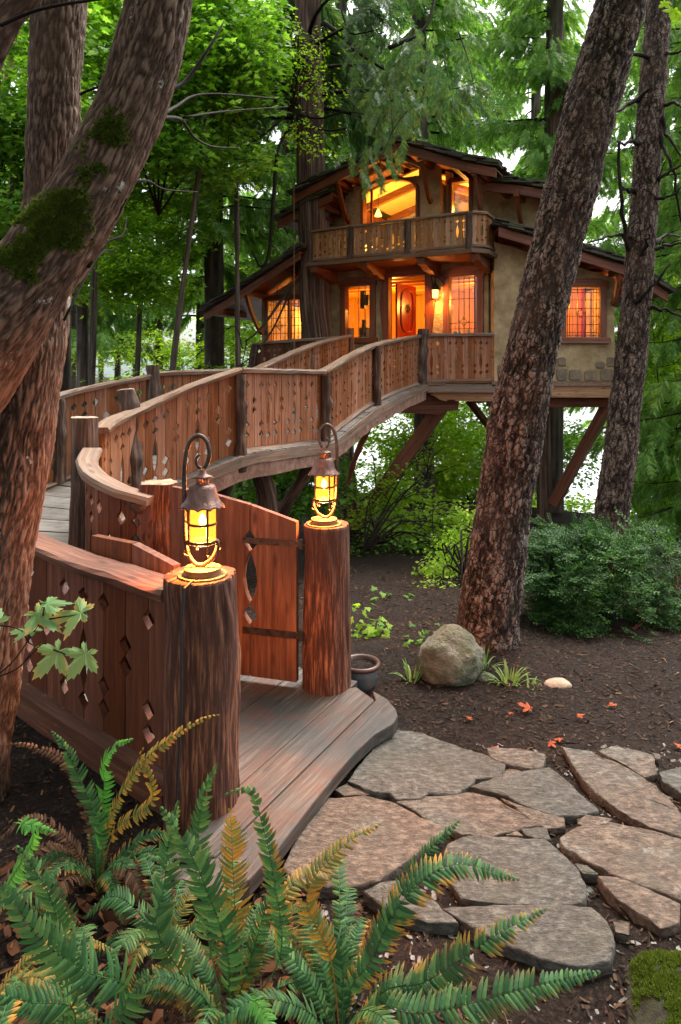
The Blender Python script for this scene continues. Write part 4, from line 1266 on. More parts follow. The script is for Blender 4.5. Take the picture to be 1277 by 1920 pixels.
# gable side seen to the right of the balcony
wallgrid(HP, 3.5, 4.5, 4.3, lambda s: 5.88 - (s - 3.55) * .30 - .16, .35, .5, [], M['stucco'])
# brackets that carry the overhangs
def bracket(pl, s_, z, L=.9, h=.75, t=-.02):
    s = MB()
    s.beam(pl(s_, t - .04, z - h - .1), pl(s_, t - .04, z), .10, .09)
    s.beam(pl(s_, t, z), pl(s_, t - L, z), .10, .11)
    P = [pl(s_, t - .06 - L * .8 * (math.sin(a)), z - .06 - h * .85 * (1 - (1 - math.cos(a)) * 1.0) * 1.0 if False else z - h * (1 - math.sin(a) ** 1.6) - .04 * 0) for a in np.linspace(.05, 1.5, 8)]
    s.sweep(P, [(-.035, -.045), (.035, -.045), (.035, .045), (-.035, .045)])
    return s.build('bracket', M['beam'], house)
for s_, z in ((.50, RZ(.5) - .16), (2.35, RZ(2.35) - .16), (3.42, RZ(3.42) - .16)): bracket(HP, s_, z, .70, .75)
bracket(HP, -.15, 5.52, .75, .5, .38)
bracket(HP, -1.72, 3.86, .85, .85)
bracket(WP, 5.18, 4.0, .45, .6)
bracket(HP, 4.1, 5.5, .6, .55, .33)
s = MB()
s.beam(HP(1.88, -.72, 6.44), HP(1.88, .1, 6.44), .14, .16)
s.beam(HP(1.88, -.5, 6.1), HP(1.88, -.5, 6.4), .1, .1)
s.beam(HP(1.45, -.52, 6.2), HP(1.88, -.52, 6.42), .07, .07)
s.beam(HP(2.3, -.52, 6.2), HP(1.88, -.52, 6.42), .07, .07)
s.build('ridge_truss', M['beam'], house)
# balcony
bal = sub('balcony')
s = MB()
s.prism([HP(a, b, 4.31) for a, b in ((-.05, -.9), (3.45, -1.02), (3.66, -.8), (3.66, -.02), (-.05, -.02))], (0, 0, .06), HU)
s.build('floor', M['beam'], bal)
s = MB()
s.sweep([HP(-.08, -.93, 4.39), HP(1.7, -1.0, 4.39), HP(3.48, -1.05, 4.38), HP(3.69, -.82, 4.38), HP(3.69, 0, 4.38)], [(-.02, -.07), (.035, -.07), (.05, 0), (-.02, 0)])
s.build('edge_moulding', M['cap'], bal)
bpts = [HP(-.02, -.87, 5.07), HP(1.7, -.95, 5.07), HP(3.42, -1.0, 5.08)]
bp2 = [HP(3.44, -1.0, 5.08), HP(3.64, -.78, 5.09), HP(3.64, 0, 5.09)]
BB = [(-.03, -.05), (.05, -.05), (.06, -.01), (.05, 0), (-.03, 0)]
for pp in (bpts, bp2):
    MB().sweep([Vector(p) for p in resample(pp, .15)], [(x * .8, y * .8) for x, y in CAPW], rough=.004).build('cap_rail', M['cap'], bal)
    MB().sweep([Vector(p) - Vector((0, 0, .60)) for p in resample(pp, .2)], BB, rough=.003).build('bottom_rail', M['cap'], bal)
    P = resample(pp, .118)
    for i in range(len(P) - 1):
        a, b = P[i], P[i + 1]
        picket(bal, a, b, (a.z - .60, b.z - .60), (a.z - .05, b.z - .05), 'CBKCACK'[i % 7], 'CBKCACK'[(i + 1) % 7], M['balc'], .022, ws=.9, sc_=.9)
for k, p in enumerate((HP(-.02, -.90, 0), HP(.95, -.95, 0), HP(2.2, -1.0, 0), HP(3.42, -1.05, 0), HP(3.64, -.05, 0))):
    trunk('post', [(p.x, p.y, 4.38, .065), (p.x, p.y, 4.7, .06), (p.x, p.y, 5.04, .06)], M['gnarl'], bal, 20, .04, 'gnarl', amp=.3, seed=50 + k)
for k, s_ in enumerate((.1, 1.25, 2.45, 3.5)):
    pr_ = [(.0, 4.06), (-.35, 4.06), (-.5, 4.11), (-.62, 4.10), (-.8, 4.17), (-.95, 4.19), (-.98, 4.30), (.0, 4.30)]
    MB().prism([HP(s_ - .075, a, b) for a, b in pr_], HU * .15, HV).build('joist', M['beam'], bal)
# deck in front of the door, its rails and the timbers below
y = 12.96
while y < 15.6:
    x0 = max(-1.85, 1.42 - (y - 12.96) * 4.2)
    x1 = min(2.94, (y - 15.0) / -.5126 - .21 - .02) if y > 13.4 else 2.94
    if x1 > x0 + .2:
        MB().box(x0, x1, y, y + .135, 1.84, 1.885 + R.uniform(-.003, .003)).build('deck_plank', M['deckw'], house)
    y += .14
railing(house, [(1.60, 12.93, 2.85), (2.93, 13.12, 2.875)], .86, .118, (M['board'], M['cap']), start=0)
railing(house, [(-1.80, 14.25, 2.74), (-1.0, 13.95, 2.79), (.12, 13.75, 2.86)], .84, .118, (M['fence'], M['cap']), start=1)
trunk('post', [(-1.80, 14.22, 1.8, .07), (-1.84, 14.2, 2.2, .08), (-1.78, 14.2, 2.70, .07)], M['gnarl'], house, 20, .04, 'gnarl', amp=.5, seed=61)
trunk('post', [(-.95, 13.88, 1.8, .06), (-.95, 13.88, 2.2, .06), (-.95, 13.88, 2.74, .06)], M['gnarl'], house, 20, .04, 'gnarl', amp=.5, seed=62)
MB().box(1.45, 2.93, 12.86, 12.93, 1.74, 1.85).build('rim_board', M['cap'], house)
s = MB()
pr_ = [(1.75, 1.735), (1.70, 1.70), (1.80, 1.66), (1.88, 1.60), (2.0, 1.57), (2.05, 1.60), (2.15, 1.60), (2.2, 1.57), (2.96, 1.57), (2.96, 1.735)]
s.prism([Vector((a, 12.95, b)) for a, b in pr_], (0, .12, 0))
s.build('carved_beam', M['balc'], house)
s = MB()
s.prism([Vector((a, 13.25, b)) for a, b in ((.3, 1.70), (.5, 1.50), (.62, 1.36), (1.9, 1.30), (2.05, 1.36), (2.28, 1.38), (2.30, 1.56), (2.3, 1.70))], (0, .45, 0))
s.build('beam', M['beam'], house)
for x in (-.9, .1, 1.1, 2.0, 2.8):
    MB().box(x - .06, x + .06, 13.1, 15.4, 1.70, 1.84).build('joist', M['beam'], house)
MB().beam(at(664, 990, 14.1), at(829, 762, 13.5), .28, .26).build('brace', M['beam'], house)
MB().beam(at(1038, 945, 14.2), at(1140, 758, 13.5), .20, .20).build('brace', M['beam'], house)
MB().beam(at(1008, 905, 14.6), at(930, 790, 15.2), .14, .14).build('brace', M['beam'], house)
MB().beam(at(880, 752, 14.6), at(925, 810, 15.3), .12, .12).build('brace', M['beam'], house)
trunk('pier', [(4.27, 14.3, -1.3, .16), (4.27, 14.3, 0, .15), (4.27, 14.3, 1.6, .14)], M['cedarbark'], house, 40, .05, 'cedar', amp=.4, seed=65)
# lamps of the house
def lamp(p, e, r=.05, col=(1.0, .42, .07), name='room_light', parent=house):
    ld = bpy.data.lights.new(name, 'POINT')
    ld.energy = e
    ld.color = col
    ld.shadow_soft_size = r
    o = bpy.data.objects.new(name, ld)
    C.objects.link(o)
    o.location = p
    o.parent = parent
    o.matrix_parent_inverse = Matrix.Translation(-Vector(parent.location))
    return o
WARM = (1.0, .36, .07)
lamp(HP(2.9, 1.5, 3.7), 46, .12)
lamp(HP(.7, 1.5, 3.7), 60, .12)
lamp(HP(-1.1, 1.7, 3.5), 50, .12)
lamp(HP(1.3, .8, 4.95), 75, .12, (1.0, .48, .08))
lamp(HP(2.85, .9, 5.6), 18, .06)
lamp(Vector((4.3, 13.8, 3.5)), 32, .08)
pl_ = T('pendant_lamp', 'small white glowing lamp hanging inside the arched upper window', 'lamp', HP(.98, .35, 5.6))
MB().lathe([(.01, .16), (.03, .13), (.075, .02), (.08, 0), (.001, .02)], HP(.98, .35, 5.52), 16).build('lamp_shade', M['shade'], pl_, smooth_=True)
MB().tube([HP(.98, .35, 5.68), HP(.98, .35, 6.0)], .006, 6).build('cord', M['ctrim'], pl_)
sco = T('wall_lamp', 'glowing wall lamp with a dark hood beside the open red door', 'lamp', HP(2.46, 0, 3.7))
c0 = HP(2.46, -.16, 3.62)
MB().lathe([(.055, 0), (.062, .17)], c0, 16).build('glass', M['shade'], sco, smooth_=True)
MB().lathe([(.10, .15), (.085, .19), (.05, .26), (.02, .30), (.012, .36)], c0, 20).build('hood', M['iron'], sco, smooth_=True)
MB().tube(catmull([c0 + Vector((0, 0, .34)), c0 + Vector((.02, .02, .42)), HP(2.56, -.1, 3.98), HP(2.62, -.03, 3.85), HP(2.6, -.02, 3.66)], 5), .012, 8).build('arm', M['iron'], sco)
lamp(c0 + Vector((0, -.02, .08)), 60, .06, WARM, 'sconce_light', sco)
# ------------------------------------------------------------------ foliage: sprays of leaves, scattered through each crown
def scatter(Vt, Ft, Rm, Pos, Sc):
    """Vt (n,3) template, Ft (m,3); Rm (k,3,3) Pos (k,3) Sc (k,)"""
    V = np.einsum('kij,nj->kni', Rm, Vt) * Sc[:, None, None] + Pos[:, None, :]
    Fc = Ft[None] + (np.arange(len(Pos)) * len(Vt))[:, None, None]
    return V.reshape(-1, 3), Fc.reshape(-1, Ft.shape[1])
def basis(down, nrm):                               # columns: x, y, z with -z along down
    z = -down / (np.linalg.norm(down, axis=1)[:, None] + 1e-9)
    x = np.cross(nrm, z)
    x /= np.linalg.norm(x, axis=1)[:, None] + 1e-9
    y = np.cross(z, x)
    return np.stack([x, y, z], -1)
def t_cedar(n=11, seed=0):
    g = np.random.default_rng(seed)
    V, Fc = [], []
    def tri(a, b, c):
        k = len(V)
        V.extend([a, b, c])
        Fc.append((k, k + 1, k + 2))
    for i in range(n):
        z = -i / n
        for s in (-1, 1):
            L = (.34 - .2 * i / n) * g.uniform(.7, 1.25)
            y = g.uniform(-.06, .06)
            w = .055
            tip = (s * L * .75, y, z - L * .85)
            tri((0, 0, z + w), (0, 0, z - w), tip)
            m = (s * L * .35, y * .5, z - L * .38)
            tri((m[0], m[1], m[2] + .03), (m[0], m[1], m[2] - .03), (m[0] + s * .03, m[1] + .02, m[2] - L * .45))
    tri((-.02, 0, 0), (.02, 0, 0), (0, 0, -1.15))
    return np.array(V), np.array(Fc)
LEAF5 = [(0, 0), (.20, -.10), (.50, -.05), (.34, .16), (.62, .38), (.30, .42), (.20, .62), (0, 1.0)]
def leafshape(lobed=True):
    if lobed:
        P = LEAF5 + [(-x, y) for x, y in reversed(LEAF5[1:-1])]
    else:
        P = [(0, 0), (.30, .25), (.34, .55), (0, 1.0), (-.34, .55), (-.30, .25)]
    return P
def t_maple(nl=9, seed=0, size=.2, lobed=True, flat=.25):
    g = np.random.default_rng(seed)
    V, Fc = [], []
    P = leafshape(lobed)
    for i in range(nl):
        c = np.array([g.uniform(-.5, .5), g.uniform(-.5, .5), g.uniform(-.12, .12)])
        a = math.atan2(c[1], c[0]) + g.uniform(-.8, .8) - math.pi / 2
        tl, tw = g.normal(0, flat) - .25, g.normal(0, flat)
        s = size * g.uniform(.65, 1.15)
        k = len(V)
        for x, y in P:
            zz = -.16 * abs(x) - .12 * y * y
            q_ = np.array([x * s, y * s, zz * s])
            q_ = np.array([q_[0], q_[1] * math.cos(tl) - q_[2] * math.sin(tl), q_[1] * math.sin(tl) + q_[2] * math.cos(tl)])
            q_ = np.array([q_[0] * math.cos(tw) + q_[2] * math.sin(tw), q_[1], -q_[0] * math.sin(tw) + q_[2] * math.cos(tw)])
            V.append(c + np.array([q_[0] * math.cos(a) - q_[1] * math.sin(a), q_[0] * math.sin(a) + q_[1] * math.cos(a), q_[2]]))
        n = len(P)
        for j in range(1, n - 1): Fc.append((k, k + j, k + j + 1))
    return np.array(V), np.array(Fc)
def t_huck(n=12, seed=0):
    g = np.random.default_rng(seed)
    V, Fc = [], []
    for i in range(n):
        y = i / n
        for s in (-1, 1):
            L, w = .19 * g.uniform(.8, 1.2) * (1.1 - .4 * y), .055
            dz = g.uniform(-.02, .05)
            k = len(V)
            yy = y + (s > 0) * .03
            V += [(0, yy, 0), (s * L * .5, yy + .02 - w, dz), (s * L, yy + .05, dz * .5), (s * L * .5, yy + .02 + w, dz)]
            Fc += [(k, k + 1, k + 2), (k, k + 2, k + 3)]
    return np.array(V, float), np.array(Fc)
CED = [t_cedar(11, k) for k in range(3)]
MAP = [t_maple(9, k) for k in range(3)]
OVA = [t_maple(10, k + 9, .17, False) for k in range(3)]
HUC = [t_huck(7, k) for k in range(3)]
def crown(name, parent, mat, temps, Pos, down, nrm, Sc):
    Vs, Fs, b = [], [], 0
    idx = rng.integers(0, len(temps), len(Pos))
    for k, (tv, tf) in enumerate(temps):
        m = idx == k
        if not m.any(): continue
        V, Fc = scatter(tv, tf, basis(down[m], nrm[m]), Pos[m], Sc[m])
        Vs.append(V)
        Fs.append(Fc + b)
        b += len(V)
    return npmesh(name, np.vstack(Vs), np.vstack(Fs), mat, parent, False, None, 'stuff')
def limbs_mesh(lines, mat, parent, name='branches', n=5):
    s = MB()
    for P, r0, r1 in lines:
        m = len(P)
        s.tube(P, [r0 + (r1 - r0) * i / (m - 1) for i in range(m)], n)
    return s.build(name, mat, parent, 'stuff', smooth_=True)
def nrmz(v): return v / (np.linalg.norm(v, axis=1)[:, None] + 1e-9)
def cedar_crown(parent, x, y, z0, z1, L, nb, mat, dens=1.0, size=.5, azs=None, lean=(0, 0), wood='twig', down=.42, keep=None):
    lines, Pp, Dd, Nn, Ss = [], [], [], [], []
    for i in range(nb):
        u = (i + R.random()) / nb
        zz = z0 + (z1 - z0) * u
        az_ = R.uniform(0, 2 * math.pi) if azs is None else R.uniform(*azs)
        ll = L * (1 - .55 * u) * R.uniform(.6, 1.1)
        cx_, cy_ = x + lean[0] * u, y + lean[1] * u
        P = []
        for k in range(8):
            r = ll * k / 7
            v = k / 7
            P.append(Vector((cx_ + math.cos(az_ + .25 * v * math.sin(i)) * r, cy_ + math.sin(az_ + .25 * v * math.sin(i)) * r, zz + .12 * r - down * ll * v * v + .22 * ll * v**4)))
        lines.append((P, .012 + .012 * ll, .004))
        n = int(ll / .15 * dens) + 1
        for k in range(n):
            v = .12 + .88 * (k + R.random()) / n
            j = min(6, int(v * 7))
            p = P[j].lerp(P[j + 1], v * 7 - j)
            t = (P[j + 1] - P[j]).normalized()
            side = Vector((-t.y, t.x, 0))
            for s_ in (-1, 1, 0):
                w = .55 * math.sin(min(1, v * 1.3) * 2.2) * ll * .33
                o = side * (s_ * R.uniform(.15, 1) * w) + t * R.uniform(-.05, .15)
                pp = p + o - Vector((0, 0, abs(s_) * w * .18))
                if keep is not None and not keep(pp): continue
                Pp.append(tuple(pp))
                dn = Vector((0, 0, -1)) * R.uniform(.5, 1.1) + side * (s_ * .55) + t * .45
                Dd.append(tuple(dn))
                Nn.append((R.gauss(0, .6), R.gauss(0, .6), R.gauss(.5, .4)))
                Ss.append(size * R.uniform(.6, 1.25))
    crown('crown', parent, mat, CED, np.array(Pp), np.array(Dd), np.array(Nn), np.array(Ss))
    limbs_mesh(lines, M[wood], parent)
    return len(Pp)
def maple_crown(parent, blobs, mat, temps=MAP, size=.55, root=None, wood='twig', stems=3, layer=.28, keep=None, gaps=.42):
    Pp, lines = [], []
    for (cx_, cy_, cz_, rx, ry, rz, n) in blobs:
        q_ = rng.normal(size=(n * 4, 3))
        q_ /= np.linalg.norm(q_, axis=1)[:, None]
        q_ *= (rng.random(n * 4) ** .45)[:, None]
        p = np.array([cx_, cy_, cz_]) + q_ * np.array([rx, ry, rz])
        p[:, 2] = np.round(p[:, 2] / layer + .25 * np.sin(p[:, 0] * 1.3 + p[:, 1])) * layer + rng.normal(0, .05, len(p)) - .1 * q_[:, 0]**2
        m = fbm(p * (1.1, 1.1, 1.9), 3, int(cx_ * 7) % 50) > gaps
        p = p[m][:n]
        Pp.append(p)
        if root is not None:
            for k in range(stems):
                e = p[R.randrange(len(p))]
                a = Vector(root)
                b = Vector(e)
                m1 = a.lerp(b, .4) + Vector((R.uniform(-.2, .2), R.uniform(-.2, .2), .3 + .15 * (b - a).length * R.random()))
                lines.append((catmull([a, m1, b], 5), .022, .004))
                for _ in range(3):
                    e2 = Vector(p[R.randrange(len(p))])
                    if (e2 - b).length < 2.0:
                        lines.append((catmull([m1.lerp(b, .4), m1.lerp(e2, .6) + Vector((0, 0, .1)), e2], 4), .010, .003))
    P = np.vstack(Pp)
    if keep is not None: P = P[np.array([bool(keep(p)) for p in P])]
    n = len(P)
    up = np.stack([rng.normal(0, .32, n), rng.normal(0, .32, n) - .18, np.ones(n)], -1)
    yaw = rng.uniform(0, 6.283, n)
    nr = np.stack([np.cos(yaw), np.sin(yaw), 0 * yaw], -1)
    crown('crown', parent, mat, temps, P, -nrmz(up), nr, size * rng.uniform(.6, 1.25, n))
    if lines: limbs_mesh(lines, M[wood], parent)
def pt(px, py, d, w):                             # trunk station: centre seen at (px, py), w pixels wide
    p = at(px, py, d)
    return (p.x, p.y, p.z, w / 2 / F * d)

# ------------------------------------------------------------------ the big maple at the left
mt = T('maple_tree', 'huge leaning maple trunk with green moss patches, nearest at the left', 'tree', (at(-60, 1400, 3.2).x, 3.1, 0))
mspots = [(at(80, 440, 2.72), .11), (at(45, 480, 2.7), .09), (at(205, 232, 2.72), .07), (at(118, 385, 2.72), .065), (at(175, 262, 2.72), .055), (at(150, 325, 2.7), .045), (at(95, 360, 3.2), .10), (at(5, 930, 3.1), .12), (at(185, 298, 2.74), .04)]
def mossf(V, co, si):
    o = np.zeros(V.shape[:2])
    for c_, r_ in mspots:
        o += np.exp(-((V - np.array(tuple(c_)))**2).sum(-1) / (r_ * r_ * .6))
    return np.clip(o, 0, 1.2)
trunk('trunk', [pt(-95, 1480, 3.35, 210), pt(-42, 1300, 3.35, 150), pt(-6, 1100, 3.35, 130), pt(22, 950, 3.35, 118), pt(45, 800, 3.35, 116), pt(65, 650, 3.38, 112), pt(78, 500, 3.4, 104), pt(90, 350, 3.42, 100), pt(102, 180, 3.45, 100), pt(113, 0, 3.5, 104), pt(120, -140, 3.55, 96)], M['maplebark'], mt, 200, .013, 'maple', seed=71, moss=mossf, amp=1.1)
trunk('limb', [pt(-260, 900, 2.95, 260), pt(-120, 740, 2.9, 220), pt(-10, 605, 2.88, 190), pt(75, 500, 2.88, 160), pt(150, 390, 2.9, 148), pt(205, 290, 2.92, 138), pt(250, 180, 2.95, 130), pt(280, 80, 2.98, 124), pt(302, -30, 3.0, 118), pt(318, -150, 3.0, 112)], M['maplebark'], mt, 220, .011, 'maple', seed=73, moss=mossf, amp=1.1, knots=((1.15, 5.6, .05, .03),))
trunk('limb', [pt(-70, 150, 2.7, 80), pt(-22, 75, 2.7, 72), pt(20, 20, 2.7, 56), pt(75, -40, 2.7, 50)], M['maplebark'], mt, 90, .015, 'maple', seed=75, moss=mossf)
s = []
tw = lambda *a: catmull([at(*p) for p in a], 5)
for l_, r0, r1 in [(tw((318, 168, 3.0), (350, 150, 3.1), (395, 85, 3.2), (420, 40, 3.3)), .012, .004), (tw((300, 218, 3.0), (330, 200, 3.4), (385, 176, 3.8), (520, 185, 4.4)), .010, .004),
                   (tw((300, 220, 3.0), (340, 225, 3.4), (365, 258, 3.8), (400, 275, 4.2), (450, 277, 4.6)), .011, .004), (tw((345, 220, 3.4), (430, 208, 4.0), (540, 200, 5.0)), .007, .003),
                   (tw((250, 338, 2.95), (280, 340, 3.4), (310, 355, 3.8), (370, 360, 4.4)), .007, .003), (tw((150, 178, 3.3), (160, 172, 3.3), (192, 160, 3.3)), .007, .006),
                   (tw((0, 48, 2.5), (60, 22, 2.5), (120, 8, 2.5), (190, -2, 2.5)), .007, .005), (tw((215, 410, 2.9), (225, 395, 2.9), (238, 372, 2.9)), .010, .003),
                   (tw((165, 500, 2.9), (200, 455, 3.0), (230, 440, 3.1), (237, 405, 3.2)), .009, .003), (tw((120, 600, 2.9), (185, 480, 3.2), (220, 470, 3.4)), .006, .003)]:
    s.append((l_, r0, r1))
limbs_mesh(s, M['twig'], mt, n=6)
# moss tufts standing on the bark
Vt, Ft = [], []
for k in range(5):
    a = k * 1.256
    b = len(Vt)
    Vt += [(.25 * math.cos(a + 1.4), .25 * math.sin(a + 1.4), 0), (.25 * math.cos(a - 1.4), .25 * math.sin(a - 1.4), 0), (.7 * math.cos(a), .7 * math.sin(a), 1.0)]
    Ft.append((b, b + 1, b + 2))
TUFT = (np.array(Vt, float), np.array(Ft))
def tufts_on(obj, parent, test, n, size, mat, name='moss'):
    me = obj.data
    co = np.zeros(len(me.vertices) * 3)
    me.vertices.foreach_get('co', co)
    no = np.zeros(len(me.vertices) * 3)
    me.vertices.foreach_get('normal', no)
    co, no = co.reshape(-1, 3), no.reshape(-1, 3)
    w = test(co)
    w[(no @ np.array([0, -1, .3])) < -.2] = 0
    if w.sum() <= 0: return
    i = rng.choice(len(co), n, p=w / w.sum())
    P = co[i] + rng.normal(0, .004, (n, 3))
    N = nrmz(no[i] + rng.normal(0, .35, (n, 3)))
    V, Fc = scatter(*TUFT, basis(-N, rng.normal(size=(n, 3))), P - N * .004, size * rng.uniform(.5, 1.5, n))
    npmesh(name, V, Fc, mat, parent, False, None, 'stuff')
def mtest(co):
    o = np.zeros(len(co))
    for c_, r_ in mspots:
        o += np.exp(-((co - np.array(tuple(c_)))**2).sum(-1) / (r_ * r_ * .5))
    n_ = fbm(co * 9, 4, 3)
    return np.clip(o, 0, 1) * np.clip((n_ - .42) * 8, 0, 1)
for ch in [c_ for c_ in mt.children if c_.name.startswith(('trunk', 'limb'))][:2]:
    tufts_on(ch, mt, mtest, 15000, .014, M['mossdark'])

# unseen maple canopy above the path, added to darken the foreground
maple_crown(mt, [(-2.6, 1.2, 7.4, 3.2, 3.0, 1.2, 800), (2.6, 2.6, 8.6, 3.4, 3.0, 1.2, 700), (.2, -2.2, 6.6, 3.6, 2.4, 1.4, 700), (-4.2, 4.2, 8.2, 2.0, 2.4, 1.2, 350), (3.2, -1.0, 5.6, 1.8, 2.6, 1.6, 350)], M['maple'], MAP, .95, root=(-1.0, 2.9, 5.2), stems=4, gaps=.40)

# ------------------------------------------------------------------ the two pines at the right
p1 = T('pine_tree', 'stout leaning pine trunk with plated bark rising behind the round boulder', 'tree', (at(909, 1235, 5.5).x, 5.5, -.15))
trunk('trunk', [pt(902, 1290, 5.45, 128), pt(909, 1210, 5.45, 116), pt(921, 1120, 5.45, 104), pt(938, 1000, 5.45, 97), pt(968, 800, 5.45, 95), pt(1010, 600, 5.45, 94), pt(1058, 400, 5.5, 92), pt(1110, 200, 5.55, 90), pt(1165, 0, 5.6, 86), pt(1200, -130, 5.6, 84)], M['pinebark'], p1, 210, .016, 'pine', seed=81, amp=1.15, flare=.15,
      knots=((2.05, 5.2, .06, .03), (3.3, 4.9, .05, .03), (4.1, 4.4, .05, .035), (4.25, 5.2, .05, .03), (1.2, 4.7, .05, .02), (2.75, 4.5, .045, .025), (5.0, 4.6, .045, .03)))
p2 = T('pine_tree', 'slimmer far-right pine trunk with broken dead branch stubs behind the shrub', 'tree', (at(1143, 1000, 8.3).x, 8.3, -.5))
trunk('trunk', [pt(1138, 1110, 8.3, 70), pt(1145, 1000, 8.3, 60), pt(1155, 900, 8.3, 56), pt(1168, 800, 8.3, 54), pt(1190, 600, 8.35, 50), pt(1206, 400, 8.4, 47), pt(1221, 200, 8.5, 44), pt(1237, 0, 8.6, 42), pt(1248, -130, 8.6, 40)], M['pinebark'], p2, 120, .03, 'pine', seed=83, amp=.9, knots=((1.45, 5.0, .09, .05), (2.6, 4.6, .09, .045), (3.7, 4.4, .08, .05), (5.0, 4.6, .08, .05)))
s = []
for a in [((1195, 568, 8.2), (1215, 545, 8.1), (1258, 497, 7.9)), ((1205, 575, 8.3), (1240, 580, 8.2), (1290, 600, 8.2)), ((1222, 468, 8.3), (1250, 462, 8.2), (1290, 455, 8.0)), ((1225, 455, 8.3), (1250, 440, 8.6), (1290, 445, 9)),
          ((1222, 350, 8.4), (1250, 325, 8.2), (1290, 300, 8.0)), ((1215, 360, 8.4), (1240, 372, 8.2), (1290, 352, 8.1)), ((1196, 185, 8.4), (1160, 205, 8.2), (1150, 212, 8.1)), ((1232, 200, 8.5), (1265, 195, 8.3), (1290, 200, 8.1)),
          ((1235, 190, 8.5), (1250, 250, 8.3), (1277, 290, 8.3)), ((1197, 270, 8.4), (1178, 266, 8.2), (1160, 272, 8.0)), ((1200, 360, 8.4), (1175, 355, 8.2), (1165, 350, 8.1)), ((1240, 98, 8.6), (1262, 100, 8.3), (1290, 92, 8.1)),
          ((1195, 190, 8.4), (1210, 172, 8.1), (1222, 166, 8.0)), ((1188, 450, 8.4), (1160, 440, 8.2), (1100, 455, 7.9)), ((1180, 470, 8.3), (1168, 400, 8.1), (1160, 280, 8.0), (1158, 265, 8)), ((1236, 210, 8.5), (1242, 270, 8.3), (1262, 330, 8.2), (1290, 470, 8.2)),
          ((1205, 475, 8.2), (1212, 455, 8.05), (1216, 435, 8.0)), ((1225, 110, 8.5), (1180, 100, 8.3), (1160, 105, 8.2))]:
    P = catmull([at(*p) for p in a], 5)
    P = [p + Vector((R.gauss(0, .012), R.gauss(0, .012), R.gauss(0, .012))) for p in P]
    s.append((P, .032, .009))
    if R.random() < .6:
        e = P[3] + Vector((R.uniform(-.3, .4), R.uniform(-.3, .1), R.uniform(-.3, .3)))
        s.append(([P[3], P[3].lerp(e, .5) + Vector((0, 0, .03)), e], .009, .003))
limbs_mesh(s, M['pinebark'], p2, n=7)

# ------------------------------------------------------------------ the great cedar the house stands on
hc = T('cedar_tree', 'great cedar trunk passing up through the treehouse deck beside the door wall', 'tree', (0, 14.5, -1.2))
trunk('trunk', [(.06, 14.45, -1.6, .5), (.02, 14.5, -.8, .36), (-.08, 14.6, .4, .33), (-.3, 14.68, 1.8, .32), (-.52, 14.72, 3.2, .33), (-.6, 14.74, 5, .31), (-.68, 14.75, 8, .30), (-.72, 14.8, 11, .28), (-.75, 14.8, 14, .24)], M['cedarbark'], hc, 130, .05, 'cedar', seed=91, amp=1.0)
def not_front(p): return not (p[1] > 12 and p[2] < 6.0 and -2.8 < p[0] < 5) 
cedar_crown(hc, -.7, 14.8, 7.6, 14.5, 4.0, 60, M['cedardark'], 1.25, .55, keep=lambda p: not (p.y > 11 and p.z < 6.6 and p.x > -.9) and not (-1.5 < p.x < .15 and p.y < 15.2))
s = []
for a, r0 in [(((608, 42, 14.6), (655, 80, 13.6), (665, 95, 13), (720, 130, 12.5)), .05), (((520, 290, 13.5), (512, 380, 13), (505, 470, 12.8), (490, 500, 12.8), (472, 470, 12.9)), .045),
              (((555, 220, 14.5), (525, 270, 13.8), (520, 300, 13.4)), .04), (((730, 90, 12), (790, 60, 12.2), (810, 20, 12.4), (815, -20, 12.6)), .04), (((560, 215, 14.4), (600, 222, 13.8), (650, 210, 13), (720, 222, 12.2)), .025),
              (((575, 237, 14.4), (620, 245, 13.6), (650, 240, 13)), .03), (((552, 200, 14.4), (510, 240, 13.6), (440, 290, 13), (380, 330, 12.4)), .03), (((563, 520, 14.3), (530, 560, 13.2), (490, 615, 12.2), (460, 640, 11.6)), .035),
              (((545, 545, 13.6), (510, 620, 12.4), (470, 670, 11.6), (440, 690, 11.2)), .022), (((463, 640, 11.7), (458, 665, 11.6), (452, 690, 11.6)), .014), (((520, 560, 13.4), (520, 540, 13.3), (528, 536, 13.3), (535, 548, 13.3)), .009),
              (((455, 655, 11.6), (440, 612, 11.7), (400, 640, 11.9), (330, 700, 12)), .012), (((640, 20, 13.5), (655, 60, 13), (680, 62, 12.6), (712, 54, 12.4)), .02)]:
    s.append((catmull([at(*p) for p in a], 6), r0, r0 * .4))
limbs_mesh(s, M['twig'], hc, n=7)
s = MB().tube([at(551, 350, 13.3), at(551.5, 655, 13.3)], .010, 5)
tag(s.build('cord', M['brass']), 'thin pale cord hanging beside the great cedar in front of the left window', 'cord')
# hanging sprays in front of the gable
hs_ = T('cedar_branch', 'drooping cedar branch hanging in front of the gable peak', 'branch', at(690, 230, 12))
Pp, Dd, Nn, Ss, lines = [], [], [], [], []
for (x0, y0, x1, y1, d) in [(745, 175, 672, 322, 11.6), (770, 200, 700, 338, 11.4), (760, 100, 700, 215, 11.8), (800, 110, 790, 235, 11.9), (720, 60, 650, 130, 12.2), (830, 100, 850, 230, 12.2), (730, 170, 738, 285, 11.7), (860, 60, 900, 220, 12.6), (790, 60, 720, 150, 12)]:
    a, b = at(x0, y0, d), at(x1, y1, d - .4)
    mid = a.lerp(b, .5) + Vector((0, 0, .18))
    P = catmull([a, mid, b], 6)
    lines.append((P, .014, .003))
    for k in range(24):
        v = R.random()
        p = P[min(11, int(v * 12))]
        sd_ = R.choice((-1, 1))
        o = Vector((R.gauss(0, .16), R.gauss(0, .16), R.gauss(-.05, .08)))
        Pp.append(tuple(p + o))
        Dd.append((R.gauss(0, .5) + (b - a).x * .3, R.gauss(0, .4), -1))
        Nn.append((R.gauss(0, .7), -1, R.gauss(0, .5)))
        Ss.append(R.uniform(.18, .42))
